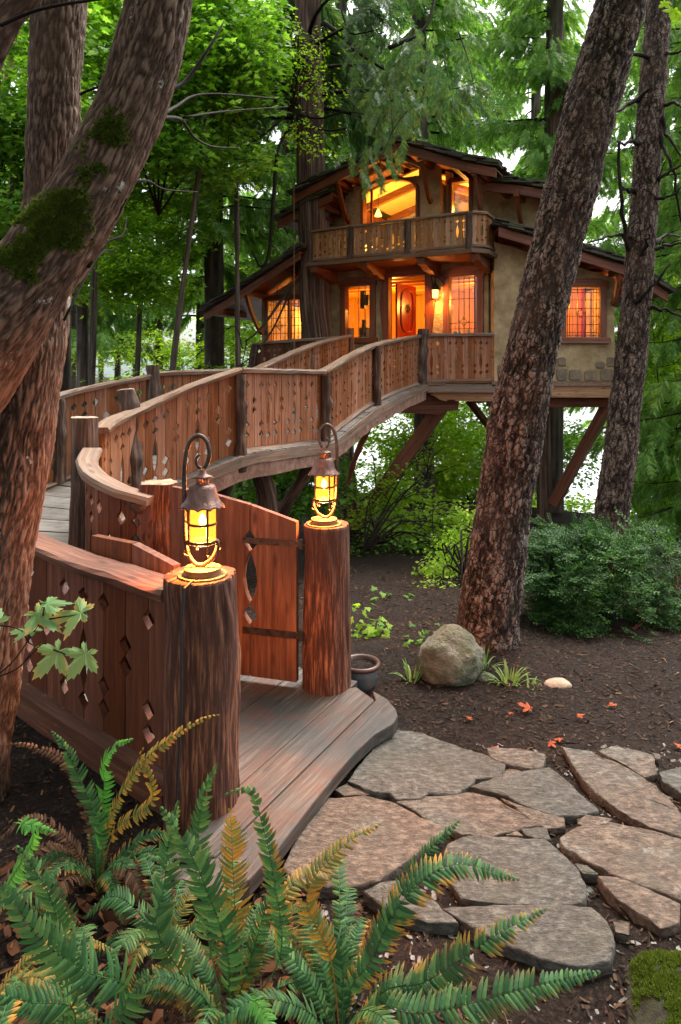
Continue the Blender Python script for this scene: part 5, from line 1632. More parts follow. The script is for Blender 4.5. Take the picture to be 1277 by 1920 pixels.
crown('crown', hs_, M['cedardark'], CED, np.array(Pp), np.array(Dd), np.array(Nn), np.array(Ss))
limbs_mesh(lines, M['twig'], hs_)

# ------------------------------------------------------------------ the forest
def bgtree(kind, x, y, h, label, **kw):
    t = T(kind, label, 'tree', (x, y, gz1(x, y)), 'forest trees around the treehouse')
    r = kw.get('r', .2)
    ln = kw.get('lean', (0, 0))
    g = gz1(x, y)
    trunk('trunk', [(x, y, g - .3, r * 1.25), (x, y, g + .8, r), (x + ln[0] * .4, y + ln[1] * .4, h * .45, r * .85), (x + ln[0], y + ln[1], h, r * .5)], M['farbark'], t, 24, .25, 'cedar', amp=.5, seed=int(x * 10) % 99)
    return t
cedars = [(-3.4, 18.5, 15, 4.6, 2.6, 'tall cedar behind the left eave of the treehouse', 'cedar', .3), (2.4, 19.5, 17, 4.5, 3.2, 'tall cedar directly behind the gable peak', 'cedar', .3),
          (5.6, 18.2, 16, 2.8, 3.0, 'forked cedar showing between the gable and the leaning pine', 'cedar', .33), (8.6, 16.5, 15, -.5, 2.8, 'drooping cedar at the far right edge of the woods', 'cedar', .28),
          (-7.2, 17.5, 15, 4.8, 3.0, 'cedar at the far left behind the maple trunk', 'cedar', .3), (.2, 24, 19, 5, 3.6, 'distant cedar whose top closes the gap above the balcony', 'cedar', .3),
          (-5.2, 25.5, 18, 3.6, 3.0, 'distant cedar seen over the left bridge rail', 'cedar', .25), (6.9, 12.6, 12, -.6, 2.0, 'loose hanging cedar beyond the right-hand pine stubs', 'cedar', .16),
          (10.5, 22, 18, 0, 4.0, 'far cedar over the lake shore at the right edge', 'cedar', .3), (-1.6, 21.5, 17, 4.4, 2.8, 'dense cedar left of the great cedar trunk', 'cedar', .26), (4.0, 25, 20, 3, 3.4, 'far cedar filling the sky right of the gable peak', 'cedar', .26), (7.6, 27, 20, 2, 3.6, 'far cedar seen between the two leaning trunks', 'cedar', .26), (-9.5, 24, 18, 3, 3.4, 'far cedar behind the left trunks', 'cedar', .25)]
for x, y_, h, z0, L, lab, mk, r in cedars:
    t = bgtree('cedar_tree', x, y_, h, lab, r=r, lean=(R.uniform(-.3, .3), 0))
    cedar_crown(t, x, y_, z0, h, L, int((h - z0) * ((4.6 if y_ < 21 else 3.6) if x < 2 else 6.5)), M[mk], .95, (.62 if y_ < 20 else .75) if x < 2 else .52)
# the forked trunk seen left of the leaning pine
fk = bpy.data.objects['cedar_tree.003'] if 'cedar_tree.003' in bpy.data.objects else hc
limb_ = [pt(1046, 330, 17.8, 42), pt(1052, 200, 17.6, 46), pt(1070, 165, 17.4, 40), pt(1110, 120, 17.2, 34), pt(1150, 60, 17, 28)]
trunk('limb', limb_, M['cedarbark'], fk, 40, .12, 'cedar', amp=.8, seed=95)
maples = [([at(390, 150, 11.6), (1.5, 1.5, 1.9)], [at(250, 250, 12.5), (2.0, 1.6, 2.2)], 1100, 'vine maple with bright leaves between the big maple limb and the cedar', (-3.2, 12, .0), 'maple', MAP, .58),
          ([at(440, 50, 13.5), (1.0, 1.2, 1.5)], [at(330, 20, 12.5), (2.0, 1.2, 1.6)], 800, 'bright green maple canopy at the top beside the great cedar', (-1.9, 12.8, .0), 'maple', MAP, .55),
          ([at(30, 180, 10), (1.4, 1.2, 2.4)], [at(10, 420, 11), (1.4, 1.2, 1.8)], 900, 'maple with layered leaves left of the upright trunk', (-5.6, 11, .0), 'maple', MAP, .55),
          ([at(270, 400, 17), (1.9, 1.2, 1.5)], [at(240, 520, 16), (1.6, 1.0, .8)], 900, 'low maple with yellow-green leaves over the left bridge rail', (-5.0, 16.5, -1.0), 'vine', MAP, .5),
          ([at(190, 60, 13), (1.8, 1.2, 1.7)], [at(170, 330, 14), (1.6, 1.2, 1.8)], 700, 'maple filling the gap between the two maple limbs', (-5.0, 13.6, -.6), 'vine', MAP, .55)]
for b1, b2, n, lab, root, mk, tp, sz in maples:
    t = bgtree('maple_tree', root[0], root[1], b1[0].z - .5, lab, r=.07, lean=(b1[0].x - root[0], b1[0].y - root[1]))
    maple_crown(t, [(*b1[0], *b1[1], n), (*b2[0], *b2[1], int(n * .7))], M[mk], tp, sz, root=(root[0], root[1], b1[0].z - 2.2), gaps=.45)
# leafy twigs in front of the great cedar
t = T('vine_maple', 'sprigs of round bright leaves growing across the great cedar trunk', 'tree', at(570, 150, 12.5))
maple_crown(t, [(*at(575, 80, 12.2), .6, .4, .6, 26), (*at(580, 160, 12.2), .6, .4, .5, 30), (*at(575, 260, 12.2), .5, .4, .6, 26)], M['vine'], OVA, .42, root=tuple(at(545, 215, 12.8)), stems=3, gaps=.3)
# bright understory below and behind the house
for (blobs, lab, root, mk, sz, kind) in [
    ([(*at(790, 850, 21), 2.5, 1.3, 1.9, 1500), (*at(735, 990, 19.5), 1.6, 1.0, 1.2, 600)], 'bright vine maple filling the space below the treehouse deck', (1.0, 18.6, -1.6), 'sunpaint_vine', .62, 'vine_maple'),
    ([(*at(885, 960, 22), 1.8, 1.2, 1.8, 700), (*at(880, 820, 23), 1.8, 1.0, 1.6, 450)], 'pale vine maple, sunlight painted into its leaf colour, right behind the leaning pine', (4.0, 21, -3), 'sunpaint_vine', .6, 'vine_maple'),
    ([(*at(740, 960, 13.2), 1.1, .7, .85, 250), (*at(850, 1010, 12.6), .9, .6, .55, 170), (*at(820, 850, 14.8), 1.0, .5, .7, 90)], 'airy vine maple with thin stems in front of the long brace under the deck', (.40, 11.6, -1.0), 'sunpaint_vine', .40, 'vine_maple'),
    ([(*at(720, 1050, 12), 1.0, .5, .22, 240), (*at(600, 1040, 12.6), 1.0, .5, .25, 200), (*at(830, 1055, 11.8), .5, .4, .2, 110)], 'low dark undergrowth bush along the back of the bare soil', (.7, 12.2, -1.1), 'maple', .36, 'bush'),
    ([(3.2, 22.5, -2.2, 2.2, 1.0, 1.0, 420), (6.6, 21.5, -2.6, 2.2, 1.0, 1.0, 420), (9.8, 21, -2.2, 1.8, 1.0, 1.2, 350)], 'long bright thicket bush on the lake shore behind the supports', (5.5, 21.5, -3.4), 'sunpaint_vine', .6, 'bush'),
    ([(*at(565, 900, 12.5), 1.0, .8, .65, 500), (*at(480, 880, 12.5), 1.0, .8, .8, 350)], 'darker leafy bush under the footbridge', (-.9, 12.5, -1), 'maple', .42, 'bush'),
    ([(*at(1010, 850, 20), 2.0, 1.2, 1.2, 500), (*at(960, 760, 22), 1.8, 1.2, 1.0, 300)], 'thin leafy tree between the support trunks', (5.5, 20, -3), 'maple', .6, 'vine_maple'),
    ([(*at(1235, 920, 14), .9, .9, 1.1, 450), (*at(1240, 640, 15), 1.0, 1.0, 2.0, 350)], 'yellow-green leafy tree at the right edge below the eave', (6.9, 14.2, -1.5), 'sunpaint_vine', .5, 'vine_maple'),
    ([(*at(300, 660, 22), 3.6, 1.2, .7, 330), (*at(470, 600, 21), 1.3, 1.2, 1.8, 350)], 'low leafy thicket tree seen between rail and far trunks', (-4.5, 21, -1), 'sunpaint_vine', .55, 'vine_maple'),
    ([(*at(400, 720, 17), 3.2, 1.2, .45, 420)], 'low row of fresh green leaves just above the bridge rail', (-3.5, 17, -1), 'vine', .5, 'bush'),
    ([(*at(855, 1060, 9.6), .55, .4, .40, 240), (*at(830, 1125, 8.4), .45, .35, .22, 110), (*at(890, 1000, 10), .5, .4, .35, 160)], 'low bush of bright oval leaves just left of the leaning pine foot', (1.6, 8.8, -.6), 'sunpaint_vine', .30, 'bush')]:
    t = T(kind, lab, 'bush' if kind == 'bush' else 'tree', (root[0], root[1], gz1(root[0], root[1])))
    maple_crown(t, blobs, M[mk], OVA if ('oval' in lab) else MAP, sz, root=(root[0], root[1], gz1(root[0], root[1]) + .1), stems=3, gaps=.40, keep=lambda p: p[2] > gz1(p[0], p[1]) - .05)
# far thin trunks over the left rail
far = [(148, 505, 735, 17, 22, 'dark slim trunk standing left of the bridge, nearest of the slim trunks'), (303, 560, 715, 24, 14, 'pale slim trunk above the bridge rail'), (332, 540, 715, 26, 12, 'slender pale trunk just right of another above the rail'), (255, 520, 715, 27, 9, 'thin dark trunk above the bridge rail'), (218, 500, 715, 28, 12, 'thin grey trunk beyond the left bridge rail'), (398, 520, 715, 30, 9, 'very thin trunk left of the lower eave'), (372, 560, 712, 33, 8, 'distant thin trunk left of the lower eave'), (440, 580, 700, 28, 10, 'distant trunk below the tip of the lower eave'), (190, 480, 720, 33, 10, 'distant thin trunk at the left')]
for px, y0, y1, d, w, lab in far:
    a = at(px, y1 + 60, d)
    t = T('slim_tree', lab, 'tree', (a.x, a.y, gz1(a.x, a.y)), 'slim forest trunks over the left rail')
    trunk('trunk', [(a.x, a.y, min(a.z, gz1(a.x, a.y)) - .3, w / 2 / F * d), (a.x + R.uniform(-.1, .1), a.y, a.z + 3, w / 2 / F * d), (a.x + R.uniform(-.4, .4), a.y, a.z + 14, w / 3 / F * d)], M['farbark'], t, 16, .4, 'cedar', amp=.3, seed=px)
    if d < 30: cedar_crown(t, a.x, a.y, a.z + 4.5, a.z + 12, 1.4, 12, M['cedar'], .7, .6)
t = T('madrona_tree', 'thin peeling orange trunk glimpsed at the top left edge', 'tree', at(8, 260, 11))
trunk('trunk', [pt(-4, 330, 11, 16), pt(4, 200, 11, 15), pt(14, 150, 11, 14), pt(22, 105, 11, 15), pt(34, 60, 11, 14), pt(40, -40, 11, 14)], wood('peeling_bark', (.12, .05, .03), (.30, .14, .07), (.50, .30, .18), gs=(6, 8, 8), knots=False), t, 24, .04, 'gnarl', amp=.25, seed=3)
# thickets that close the woods beyond
for k, (x, y_, z, rx, rz, n) in enumerate([(-9, 30, 4.5, 5, 3.5, 380), (-3, 32, 6.0, 4, 3, 300), (-13, 26, 6, 4, 5, 500), (3.5, 33, 6.5, 4, 4, 250), (9.5, 32, 7.5, 4.5, 5, 220)]):
    t = T('thicket', ['far thicket behind the left trunks', 'far thicket left of the treehouse', 'far thicket at the left edge of the woods', 'far leafy tree top above the roof ridge', 'far leafy tree top right of the roof'][k], 'trees', (x, y_, gz1(x, y_)), kind='stuff')
    maple_crown(t, [(x, y_, z, rx, 1.8, rz, n)], M['sunpaint_vine' if k % 2 else 'vine'], MAP, .8, layer=.5, gaps=.45)
# ------------------------------------------------------------------ shrub, ferns, stones and small plants
def blob(name, c, r, mat, seed=0, n=72, amp=.16, label=None, cat=None, sq=1.0, freq=1.6):
    th = np.linspace(0, 2 * np.pi, n, endpoint=False)
    ph = np.linspace(.02, np.pi - .02, n // 2)
    TH, PH = np.meshgrid(th, ph)
    D = np.stack([np.sin(PH) * np.cos(TH), np.sin(PH) * np.sin(TH), np.cos(PH)], -1)
    k = 1 + amp * 2 * (fbm(D * freq + seed, 4, seed) - .5) + .05 * (fbm(D * 9 + seed, 3, seed + 3) - .5) + .03 * (fbm(D * 26, 3, seed + 5) - .5)
    f1, f2 = voro(D * 1.7 + seed, seed)
    k = k - .10 * f1
    V = D * k[..., None] * np.array(r) + np.array(tuple(c))
    m = len(ph)
    i = np.arange(m - 1)[:, None] * n
    kk = np.arange(n)[None]
    Fc = np.stack([i + kk, i + n + kk, i + n + (kk + 1) % n, i + (kk + 1) % n], -1).reshape(-1, 4)
    o = npmesh(name, V.reshape(-1, 3), Fc, mat, None, True)
    if label: tag(o, label, cat)
    return o
blob('boulder', onz(852, 1292, -.03) + Vector((0, .17, .13)), (.235, .21, .225), M['rock'], 3, 110, .2, 'large round mossy boulder sitting in front of the leaning pine', 'boulder')
blob('stone', onz(1049, 1294, -.03) + Vector((0, .03, .02)), (.10, .07, .045), plain('tan_stone', (.36, .25, .17), .85, ns=20, col2=(.2, .14, .1)), 7, 48, .15, 'small flat tan stone right of the grass clump', 'stone')
blob('stone', onz(914, 1286, -.03) + Vector((0, .06, .01)), (.07, .05, .05), M['rock'], 9, 40, .2, 'small grey stone tucked against the boulder', 'stone')
blob('stone', onz(722, 1148, -.5) + Vector((0, 0, .0)), (.07, .05, .04), M['rock2'], 11, 32, .2, 'little pale stone on the soil behind the gate posts', 'stone')
# flower pot
pc = Vector((.135, 4.62, -.03))
pot = T('flower_pot', 'dark round plant pot with soil, half hidden behind the far gate post', 'pot', pc)
MB().lathe([(.001, 0), (.085, 0), (.105, .05), (.118, .13), (.108, .15)], pc, 28).build('body', plain('slate_glaze', (.10, .105, .11), .5, ns=12), pot, smooth_=True)
MB().lathe([(.105, .145), (.13, .15), (.138, .165), (.13, .18), (.112, .178), (.105, .15)], pc, 28).build('rim', plain('brown_glaze', (.085, .04, .03), .35, ns=12), pot, smooth_=True)
MB().disc(.108, .13, .15, pc).build('soil', M['soil'], pot)
# evergreen shrub at the right
def shrub(name, label, blobs, root, mat, n_st, size, temps=HUC):
    t = T(name, label, 'shrub', root)
    Pp = []
    for (c, r, n) in blobs:
        q_ = nrmz(rng.normal(size=(n * 3, 3))) * (rng.random(n * 3) ** .33)[:, None]
        p = np.array(tuple(c)) + q_ * np.array(r)
        p[:, 2] = np.round(p[:, 2] / .13 + .3 * np.sin(p[:, 0] * 5 + p[:, 1] * 3)) * .13 + rng.normal(0, .03, len(p))
        p = p[fbm(p * (3.5, 3.5, 6), 3, 9) > .43]
        p = p[p[:, 2] > root[2] + .02][:n]
        Pp.append(p)
    P = np.vstack(Pp)
    n = len(P)
    out = P - np.array(tuple(root))
    d = nrmz(out) * .6 + rng.normal(0, .5, (n, 3)) + np.array([0, 0, -.15])
    d[:, 2] *= .5
    nr = np.stack([rng.normal(0, .35, n), rng.normal(0, .35, n) - .35, np.ones(n)], -1)
    y = nrmz(d)
    x = nrmz(np.cross(y, nr))
    z = np.cross(x, y)
    Vs, Fs, b = [], [], 0
    idx = rng.integers(0, 3, n)
    sz = size * rng.uniform(.55, 1.3, n)
    for k, (tv, tf) in enumerate(temps):
        m = idx == k
        V, Fc = scatter(tv, tf, np.stack([x, y, z], -1)[m], P[m], sz[m])
        Vs.append(V)
        Fs.append(Fc + b)
        b += len(V)
    npmesh('leaves', np.vstack(Vs), np.vstack(Fs), mat, t, False, None, 'stuff')
    L = []
    for k in range(n_st):
        e = Vector(P[R.randrange(n)])
        a = Vector(root) + Vector((R.uniform(-.1, .1), R.uniform(-.1, .1), 0))
        L.append((catmull([a, a.lerp(e, .5) + Vector((R.uniform(-.08, .08), 0, .12)), e], 5), .013, .003))
    limbs_mesh(L, M['twigred'], t, 'stems', 5)
    return t
rt = (2.45, 6.35, gz1(2.45, 6.35))
shrub('evergreen_shrub', 'dark evergreen shrub with small glossy leaves right of the leaning pine', [(at(1085, 1075, 6.2), (.62, .6, .36), 1500), (at(1110, 1180, 6.0), (.48, .45, .34), 800), (at(1075, 1010, 6.3), (.35, .4, .18), 350), (at(1020, 1060, 6.3), (.25, .3, .3), 260)], rt, M['huck'], 40, .17)
rt2 = (3.35, 6.7, gz1(3.35, 6.7))
shrub('evergreen_shrub', 'looser evergreen shrub with reddish twigs spilling out at the right edge', [(at(1215, 1080, 6.4), (.50, .45, .42), 560), (at(1262, 1150, 6.2), (.4, .4, .30), 330), (at(1180, 1190, 5.9), (.25, .3, .18), 120)], rt2, M['huck'], 34, .17)
blob('stump', Vector((2.35, 6.1, -.32)), (.50, .35, .28), M['soil'], 21, 60, .3, 'dark rotting stump under the evergreen shrub', 'stump')
# clumps of grass-like leaves
def clump(c, n, L, label, mat='lilyleaf'):
    V, Fc = [], []
    for i in range(n):
        a, l = R.uniform(0, 6.283), L * R.uniform(.55, 1.1)
        w = .007 * R.uniform(.7, 1.4)
        ln = R.uniform(.25, .9)
        b = len(V)
        for k in range(6):
            v = k / 5
            r = l * ln * v * .8
            z = l * (v - ln * .55 * v * v * 1.4)
            ww = w * (1 - v**2 * .95)
            p = Vector((c[0] + math.cos(a) * (r + .02), c[1] + math.sin(a) * (r + .02), c[2] + z))
            sd_ = Vector((-math.sin(a), math.cos(a), 0)) * ww
            V += [p - sd_, p + sd_]
        for k in range(5): Fc.append((b + 2 * k, b + 2 * k + 1, b + 2 * k + 3, b + 2 * k + 2))
    o = npmesh('grass_clump', np.array([tuple(v) for v in V]), Fc, M[mat], None)
    tag(o, label, 'plant')
clump((*onz(773, 1282, -.05).xy, -.06), 26, .24, 'clump of arching strap leaves left of the round boulder')
clump((*onz(955, 1292, -.05).xy, -.06), 46, .26, 'widest clump of arching strap leaves at the foot of the leaning pine')
clump((*onz(995, 1300, -.05).xy, -.06), 20, .17, 'little clump of strap leaves beside the small tan stone')
clump((*onz(905, 1262, -.05).xy, -.06), 14, .24, 'sparse strap leaves between the boulder and the leaning pine')
def lowplant(px, py, z, label, n=16, s=.06, mat='vine'):
    c = onz(px, py, z)
    P = np.array([(c.x + R.gauss(0, .10), c.y + R.gauss(0, .07), z + abs(R.gauss(0, .08)) + .03) for _ in range(n)])
    up = np.stack([rng.normal(0, .4, n), rng.normal(0, .3, n) - .4, np.ones(n)], -1)
    t = T('ground_plant', label, 'plant', (c.x, c.y, z))
    crown('leaves', t, M[mat], [t_maple(4, 3, .5)], P, -nrmz(up), rng.normal(size=(n, 3)) * (1, 1, .1), s * 2.2 * np.ones(n))
lowplant(683, 1205, -.15, 'pale leafy seedling just right of the far gate post', 18)
lowplant(735, 1150, -.45, 'dark lobed seedling on the soil mid-way to the pine', 9, .08, 'maple')
lowplant(780, 1160, -.45, 'dark lobed seedling left of the oval-leaved bush', 8, .08, 'maple')
lowplant(795, 1225, -.1, 'tiny green seedling behind the boulder', 8, .05, 'maple')
lowplant(1030, 1125, -.5, 'bright seedling between pine and shrub', 8, .06)
lowplant(1255, 1190, -.25, 'bright seedling under the right-edge shrub', 10, .06)

# ferns
def pinnae(pts, width, n, t0=.12, nv=None, droop=.25, brok=.10, taper=.55):
    P = [Vector(p) for p in pts]
    C_ = catmull(P, 10)
    Ls = [0]
    for i in range(1, len(C_)): Ls.append(Ls[-1] + (C_[i] - C_[i - 1]).length)
    def ev(u):
        x = u * Ls[-1]
        j = 0
        while j < len(C_) - 2 and Ls[j + 1] < x: j += 1
        f = (x - Ls[j]) / max(1e-9, Ls[j + 1] - Ls[j])
        return C_[j].lerp(C_[j + 1], f), (C_[j + 1] - C_[j]).normalized()
    V, Fc, A = [], [], []
    for i in range(n):
        u = t0 + (1 - t0) * (i + .5) / n
        v = (u - t0) / (1 - t0)
        p, t = ev(u)
        N_ = Vector(nv) if nv else Vector((-.15, -.62, .75))
        sd_ = t.cross(N_).normalized()
        N2 = sd_.cross(t).normalized()
        Lw = width * .86 * (math.sin(min(1, v * 4 + .35) * 1.57) * (1 - max(0, v - taper) / (1 - taper)) ** .75 + .02)
        for s_ in (-1, 1):
            if R.random() < brok: continue
            L = Lw * R.uniform(.78, 1.1)
            w = (Ls[-1] * (1 - t0) / n) * .40 * R.uniform(.9, 1.15)
            ax = (sd_ * s_ + t * (.30 + .35 * v) + N2 * R.uniform(-.22, .22)).normalized()
            ww = (t - ax * t.dot(ax)).normalized()
            b = len(V)
            prof = ((0, .45), (.12, 1.0), (.4, .95), (.75, .7), (1.0, .0))
            cv = R.uniform(.6, 1.5) * droop
            for q_, (a_, b_) in enumerate(prof):
                c = p + ax * (L * a_) - N2 * (L * cv * a_ * a_) + t * (L * .12 * a_ * a_)
                if b_ == 0:
                    V.append(c)
                    A.append(a_)
                else:
                    V += [c - ww * (w * b_) - N2 * (w * .0), c + N2 * (w * .28 * b_), c + ww * (w * b_)]
                    A += [a_ * .9 + .12, a_ * .75, a_ * .9 + .12]
            for q_ in range(3):
                k = b + q_ * 3
                Fc += [(k, k + 1, k + 4, k + 3), (k + 1, k + 2, k + 5, k + 4)]
            k = b + 9
            Fc += [(k, k + 1, b + 12), (k + 1, k + 2, b + 12)]
    # the midrib
    m = len(C_)
    for i, c in enumerate(C_):
        r = .0028 * (1 - .75 * i / m)
        for (x_, y_) in ((1, 0), (-.5, .87), (-.5, -.87)):
            V.append(c + Vector((x_ * r, 0, y_ * r)))
            A.append(-.4)
    b = len(V) - 3 * m
    for i in range(m - 1):
        for k in range(3): Fc.append((b + 3 * i + k, b + 3 * i + (k + 1) % 3, b + 3 * i + 3 + (k + 1) % 3, b + 3 * i + 3 + k))
    return V, Fc, A
def frond(parent, pts, width, n=34, mat='fern', **kw):
    V, Fc, A = pinnae(pts, width, n, **kw)
    return npmesh('frond', np.array([tuple(v) for v in V]), Fc, M[mat], parent, False, None, None, {'tip': np.array(A)})
def fern(label, root, fr, n_rand, L=(.35, .6), spread=.85, mats=('fern',), az=(0, 6.283)):
    root = Vector(root)
    t = T('fern', label, 'fern', root)
    for f_ in fr:
        pts = [at(*p) for p in f_[0]]
        frond(t, [root + Vector((0, 0, .02))] + pts, f_[1], f_[2] if len(f_) > 2 else 34, f_[3] if len(f_) > 3 else 'fern', t0=f_[4] if len(f_) > 4 else .3)
    for k in range(n_rand):
        a = R.uniform(*az)
        l = R.uniform(*L)
        el = R.uniform(.5, 1.2)
        h = Vector((math.cos(a), math.sin(a), 0))
        p1 = root + h * (l * .25 * spread) + Vector((0, 0, l * .38 * el))
        p2 = root + h * (l * .62 * spread) + Vector((0, 0, l * .55 * el))
        p3 = root + h * (l * 1.0 * spread) + Vector((0, 0, l * (.42 * el - .12)))
        frond(t, [root, p1, p2, p3], R.uniform(.038, .058), 40, R.choice(mats), t0=.15, nv=(0, -.3, 1))
    return t
fern('sword fern at centre front with tall upright mottled fronds', (-.36, 2.16, 0), [
    ([(427, 1790, 2.12), (380, 1650, 2.08), (340, 1570, 2.08), (300, 1512, 2.10)], .078, 40, 'fern', .18),
    ([(380, 1700, 2.2), (372, 1570, 2.25), (385, 1480, 2.25), (408, 1430, 2.2)], .056, 36, 'fern', .25),
    ([(300, 1760, 2.15), (308, 1660, 2.2), (318, 1570, 2.22), (335, 1500, 2.2)], .07, 36, 'fern', .2),
    ([(440, 1750, 2.2), (436, 1620, 2.25), (434, 1560, 2.25), (430, 1515, 2.22)], .07, 30, 'goldfern', .4),
    ([(523, 1800, 2.05), (512, 1640, 2.0), (490, 1540, 2.0), (470, 1482, 2.0), (420, 1490, 1.98)], .048, 40, 'fern', .35),
    ([(470, 1800, 2.2), (500, 1700, 2.2), (540, 1640, 2.25)], .05, 30)], 14, (.35, .6), .9, ('fern', 'fern', 'fern', 'freshfern', 'goldfern'))
fern('sword fern at the left edge with gold-tipped fronds', (-.80, 1.95, .0), [
    ([(240, 1870, 1.95), (160, 1820, 1.88), (71, 1755, 1.82), (-10, 1640, 1.82)], .085, 44, 'fern', .15),
    ([(120, 1800, 2.0), (100, 1700, 2.0), (70, 1640, 2.0), (30, 1585, 2.0)], .065, 36, 'fern', .25),
    ([(140, 1900, 1.9), (60, 1880, 1.85), (-20, 1860, 1.8)], .07, 34)], 9, (.35, .55), .9, ('fern', 'fern', 'fern', 'goldfern', 'fern', 'deadfern'), (1.5, 5.5))
fern('dark fern in the hollow below the near fence with a gold curling frond', (-.98, 2.75, .0), [
    ([(205, 1540, 2.7), (250, 1450, 2.62), (310, 1392, 2.6), (372, 1352, 2.6), (413, 1340, 2.6)], .042, 44, 'goldfern', .25),
    ([(195, 1480, 2.75), (195, 1430, 2.7), (215, 1400, 2.65), (250, 1385, 2.6)], .055, 34, 'freshfern', .2),
    ([(190, 1560, 2.7), (150, 1460, 2.7), (120, 1400, 2.7), (95, 1370, 2.7)], .05, 34),
    ([(170, 1570, 2.7), (130, 1440, 2.75), (60, 1400, 2.8), (10, 1395, 2.8)], .035, 34, 'deadfern'),
    ([(215, 1560, 2.7), (285, 1500, 2.6), (265, 1420, 2.6), (270, 1400, 2.6)], .045, 30, 'goldfern')], 16, (.3, .5), .9, ('fern', 'deadfern', 'fern'))
fern('sword fern in front of the flagstones with long fronds reaching right', (.0, 2.12, .0), [
    ([(660, 1850, 2.15), (690, 1810, 2.15), (755, 1690, 2.15), (850, 1622, 2.2), (975, 1650, 2.25)], .075, 46, 'fern', .15),
    ([(620, 1800, 2.15), (575, 1680, 2.15), (640, 1590, 2.2), (715, 1543, 2.25)], .055, 38, 'goldfern', .3),
    ([(700, 1800, 2.2), (740, 1700, 2.25), (800, 1600, 2.3), (862, 1538, 2.35)], .05, 36, 'fern', .35),
    ([(720, 1860, 2.1), (800, 1840, 2.1), (925, 1757, 2.1), (1025, 1703, 2.15)], .075, 44, 'fern', .2),
    ([(640, 1790, 2.2), (600, 1740, 2.25), (590, 1690, 2.3)], .05, 30),
    ([(700, 1890, 2.0), (800, 1900, 1.98), (1000, 1850, 2.0), (1127, 1822, 2.05)], .07, 46, 'fern', .25)], 14, (.35, .6), .95, ('fern', 'fern', 'fern', 'goldfern', 'fern', 'deadfern'))
fern('young bright green fern low among the front fronds', (*onz(612, 1870, .0).xy, .05), [], 13, (.13, .2), .8, ('freshfern',))
fern('sword fern cut by the bottom left corner', (-.95, 1.72, 0), [], 12, (.4, .6), .9, ('fern', 'fern', 'fern', 'freshfern', 'goldfern'))
fern('sword fern along the bottom edge below the flagstones', (.36, 1.80, .0), [], 7, (.28, .42), .9, ('fern', 'fern', 'fern', 'goldfern', 'fern', 'deadfern'))
fern('low fern at the left under the fence foot', (-1.35, 2.5, .0), [([(60, 1580, 2.4), (40, 1545, 2.3), (105, 1562, 2.2)], .05, 30, 'freshfern', .3)], 10, (.3, .5), .9, ('fern', 'fern', 'deadfern'))
fern('brown and green fern in the deep shade left of the centre fern', (-.62, 2.42, 0), [], 12, (.28, .45), .9, ('fern', 'deadfern', 'fern', 'goldfern'))
fern('low fern hidden behind the gold-tipped fronds at the left edge', (-1.15, 2.12, 0), [], 12, (.3, .5), .9, ('fern', 'fern', 'fern', 'goldfern', 'fern', 'deadfern'))
# maple sapling twig at the left
def palm(k=0):
    pts = []
    lob = [(-2.3, .42), (-1.15, .78), (0, 1.0), (1.15, .78), (2.3, .42)]
    for i, (a, l) in enumerate(lob):
        for da, f_ in ((-.48, .44), (-.36, .66), (-.27, .62), (-.20, .84), (-.11, .80), (0, 1), (.11, .80), (.20, .84), (.27, .62), (.36, .66), (.48, .44)):
            aa = a + da
            pts.append((math.sin(aa) * l * f_, math.cos(aa) * l * f_))
    return [(0, -.05)] + pts
def bigleaf(parent, c, size, yaw, tilt, roll, label=None):
    P = palm()
    n = len(P)
    rings = []
    V, A = [], []
    for f_ in (.12, .4, .7, 1.0):
        for x, y in P:
            x2, y2 = x * f_, y * f_ + .0
            V.append(((x2), y2, -.22 * (x2 * x2) - .10 * y2 * abs(y2) + .05 * math.sin(7 * math.atan2(x, y + 1e-3)) * f_))
            A.append(f_ - .25)
    Fc = [tuple(range(n))]
    for r in range(3):
        for k in range(n): Fc.append((r * n + k, r * n + (k + 1) % n, (r + 1) * n + (k + 1) % n, (r + 1) * n + k))
    m = Matrix.Translation(c) @ Matrix.Rotation(yaw, 4, 'Y') @ Matrix.Rotation(tilt, 4, 'X') @ Matrix.Rotation(roll, 4, 'Z')
    W = [m @ (Vector(v) * size) for v in V]
    return npmesh('leaf', np.array([tuple(v) for v in W]), Fc, M['bigleaf'], parent, False, None, None, {'tip': np.array(A)})
sap = T('maple_sapling', 'maple sapling twig with a few pale green lobed leaves before the near fence', 'sapling', at(-30, 1400, 2.1))
for (px, py, s_, yaw, tilt, roll) in [(70, 1150, .078, .3, .45, -1.9), (152, 1150, .085, -.2, .5, 1.5), (-8, 1170, .078, .0, .55, 1.5), (88, 1132, .065, .1, .2, -1.2), (108, 1222, .075, .0, .9, 2.5), (160, 1225, .068, .4, 1.0, 3.0), (60, 1184, .06, 0, .05, 1.4)]:
    bigleaf(sap, at(px, py, 2.1), s_ * 1.35, yaw, tilt, roll)
L = []
for a in [((-40, 1290, 2.1), (20, 1245, 2.1), (60, 1190, 2.1), (80, 1160, 2.1)), ((-40, 1280, 2.1), (30, 1255, 2.1), (70, 1215, 2.1), (85, 1205, 2.1)), ((80, 1163, 2.1), (115, 1157, 2.1), (152, 1152, 2.1)), ((42, 1183, 2.1), (55, 1205, 2.1), (72, 1214, 2.1)), ((80, 1160, 2.1), (82, 1145, 2.1), (84, 1130, 2.1)), ((100, 1218, 2.1), (130, 1228, 2.1), (160, 1226, 2.1)), ((-10, 1172, 2.1), (20, 1175, 2.1), (42, 1183, 2.1))]:
    L.append((catmull([at(*p) for p in a], 4), .0028, .0012))
L.append((catmull([at(-30, 1420, 2.1), at(-40, 1350, 2.1), at(-40, 1285, 2.1)], 4), .004, .003))
limbs_mesh(L, M['twig'], sap, 'stems')
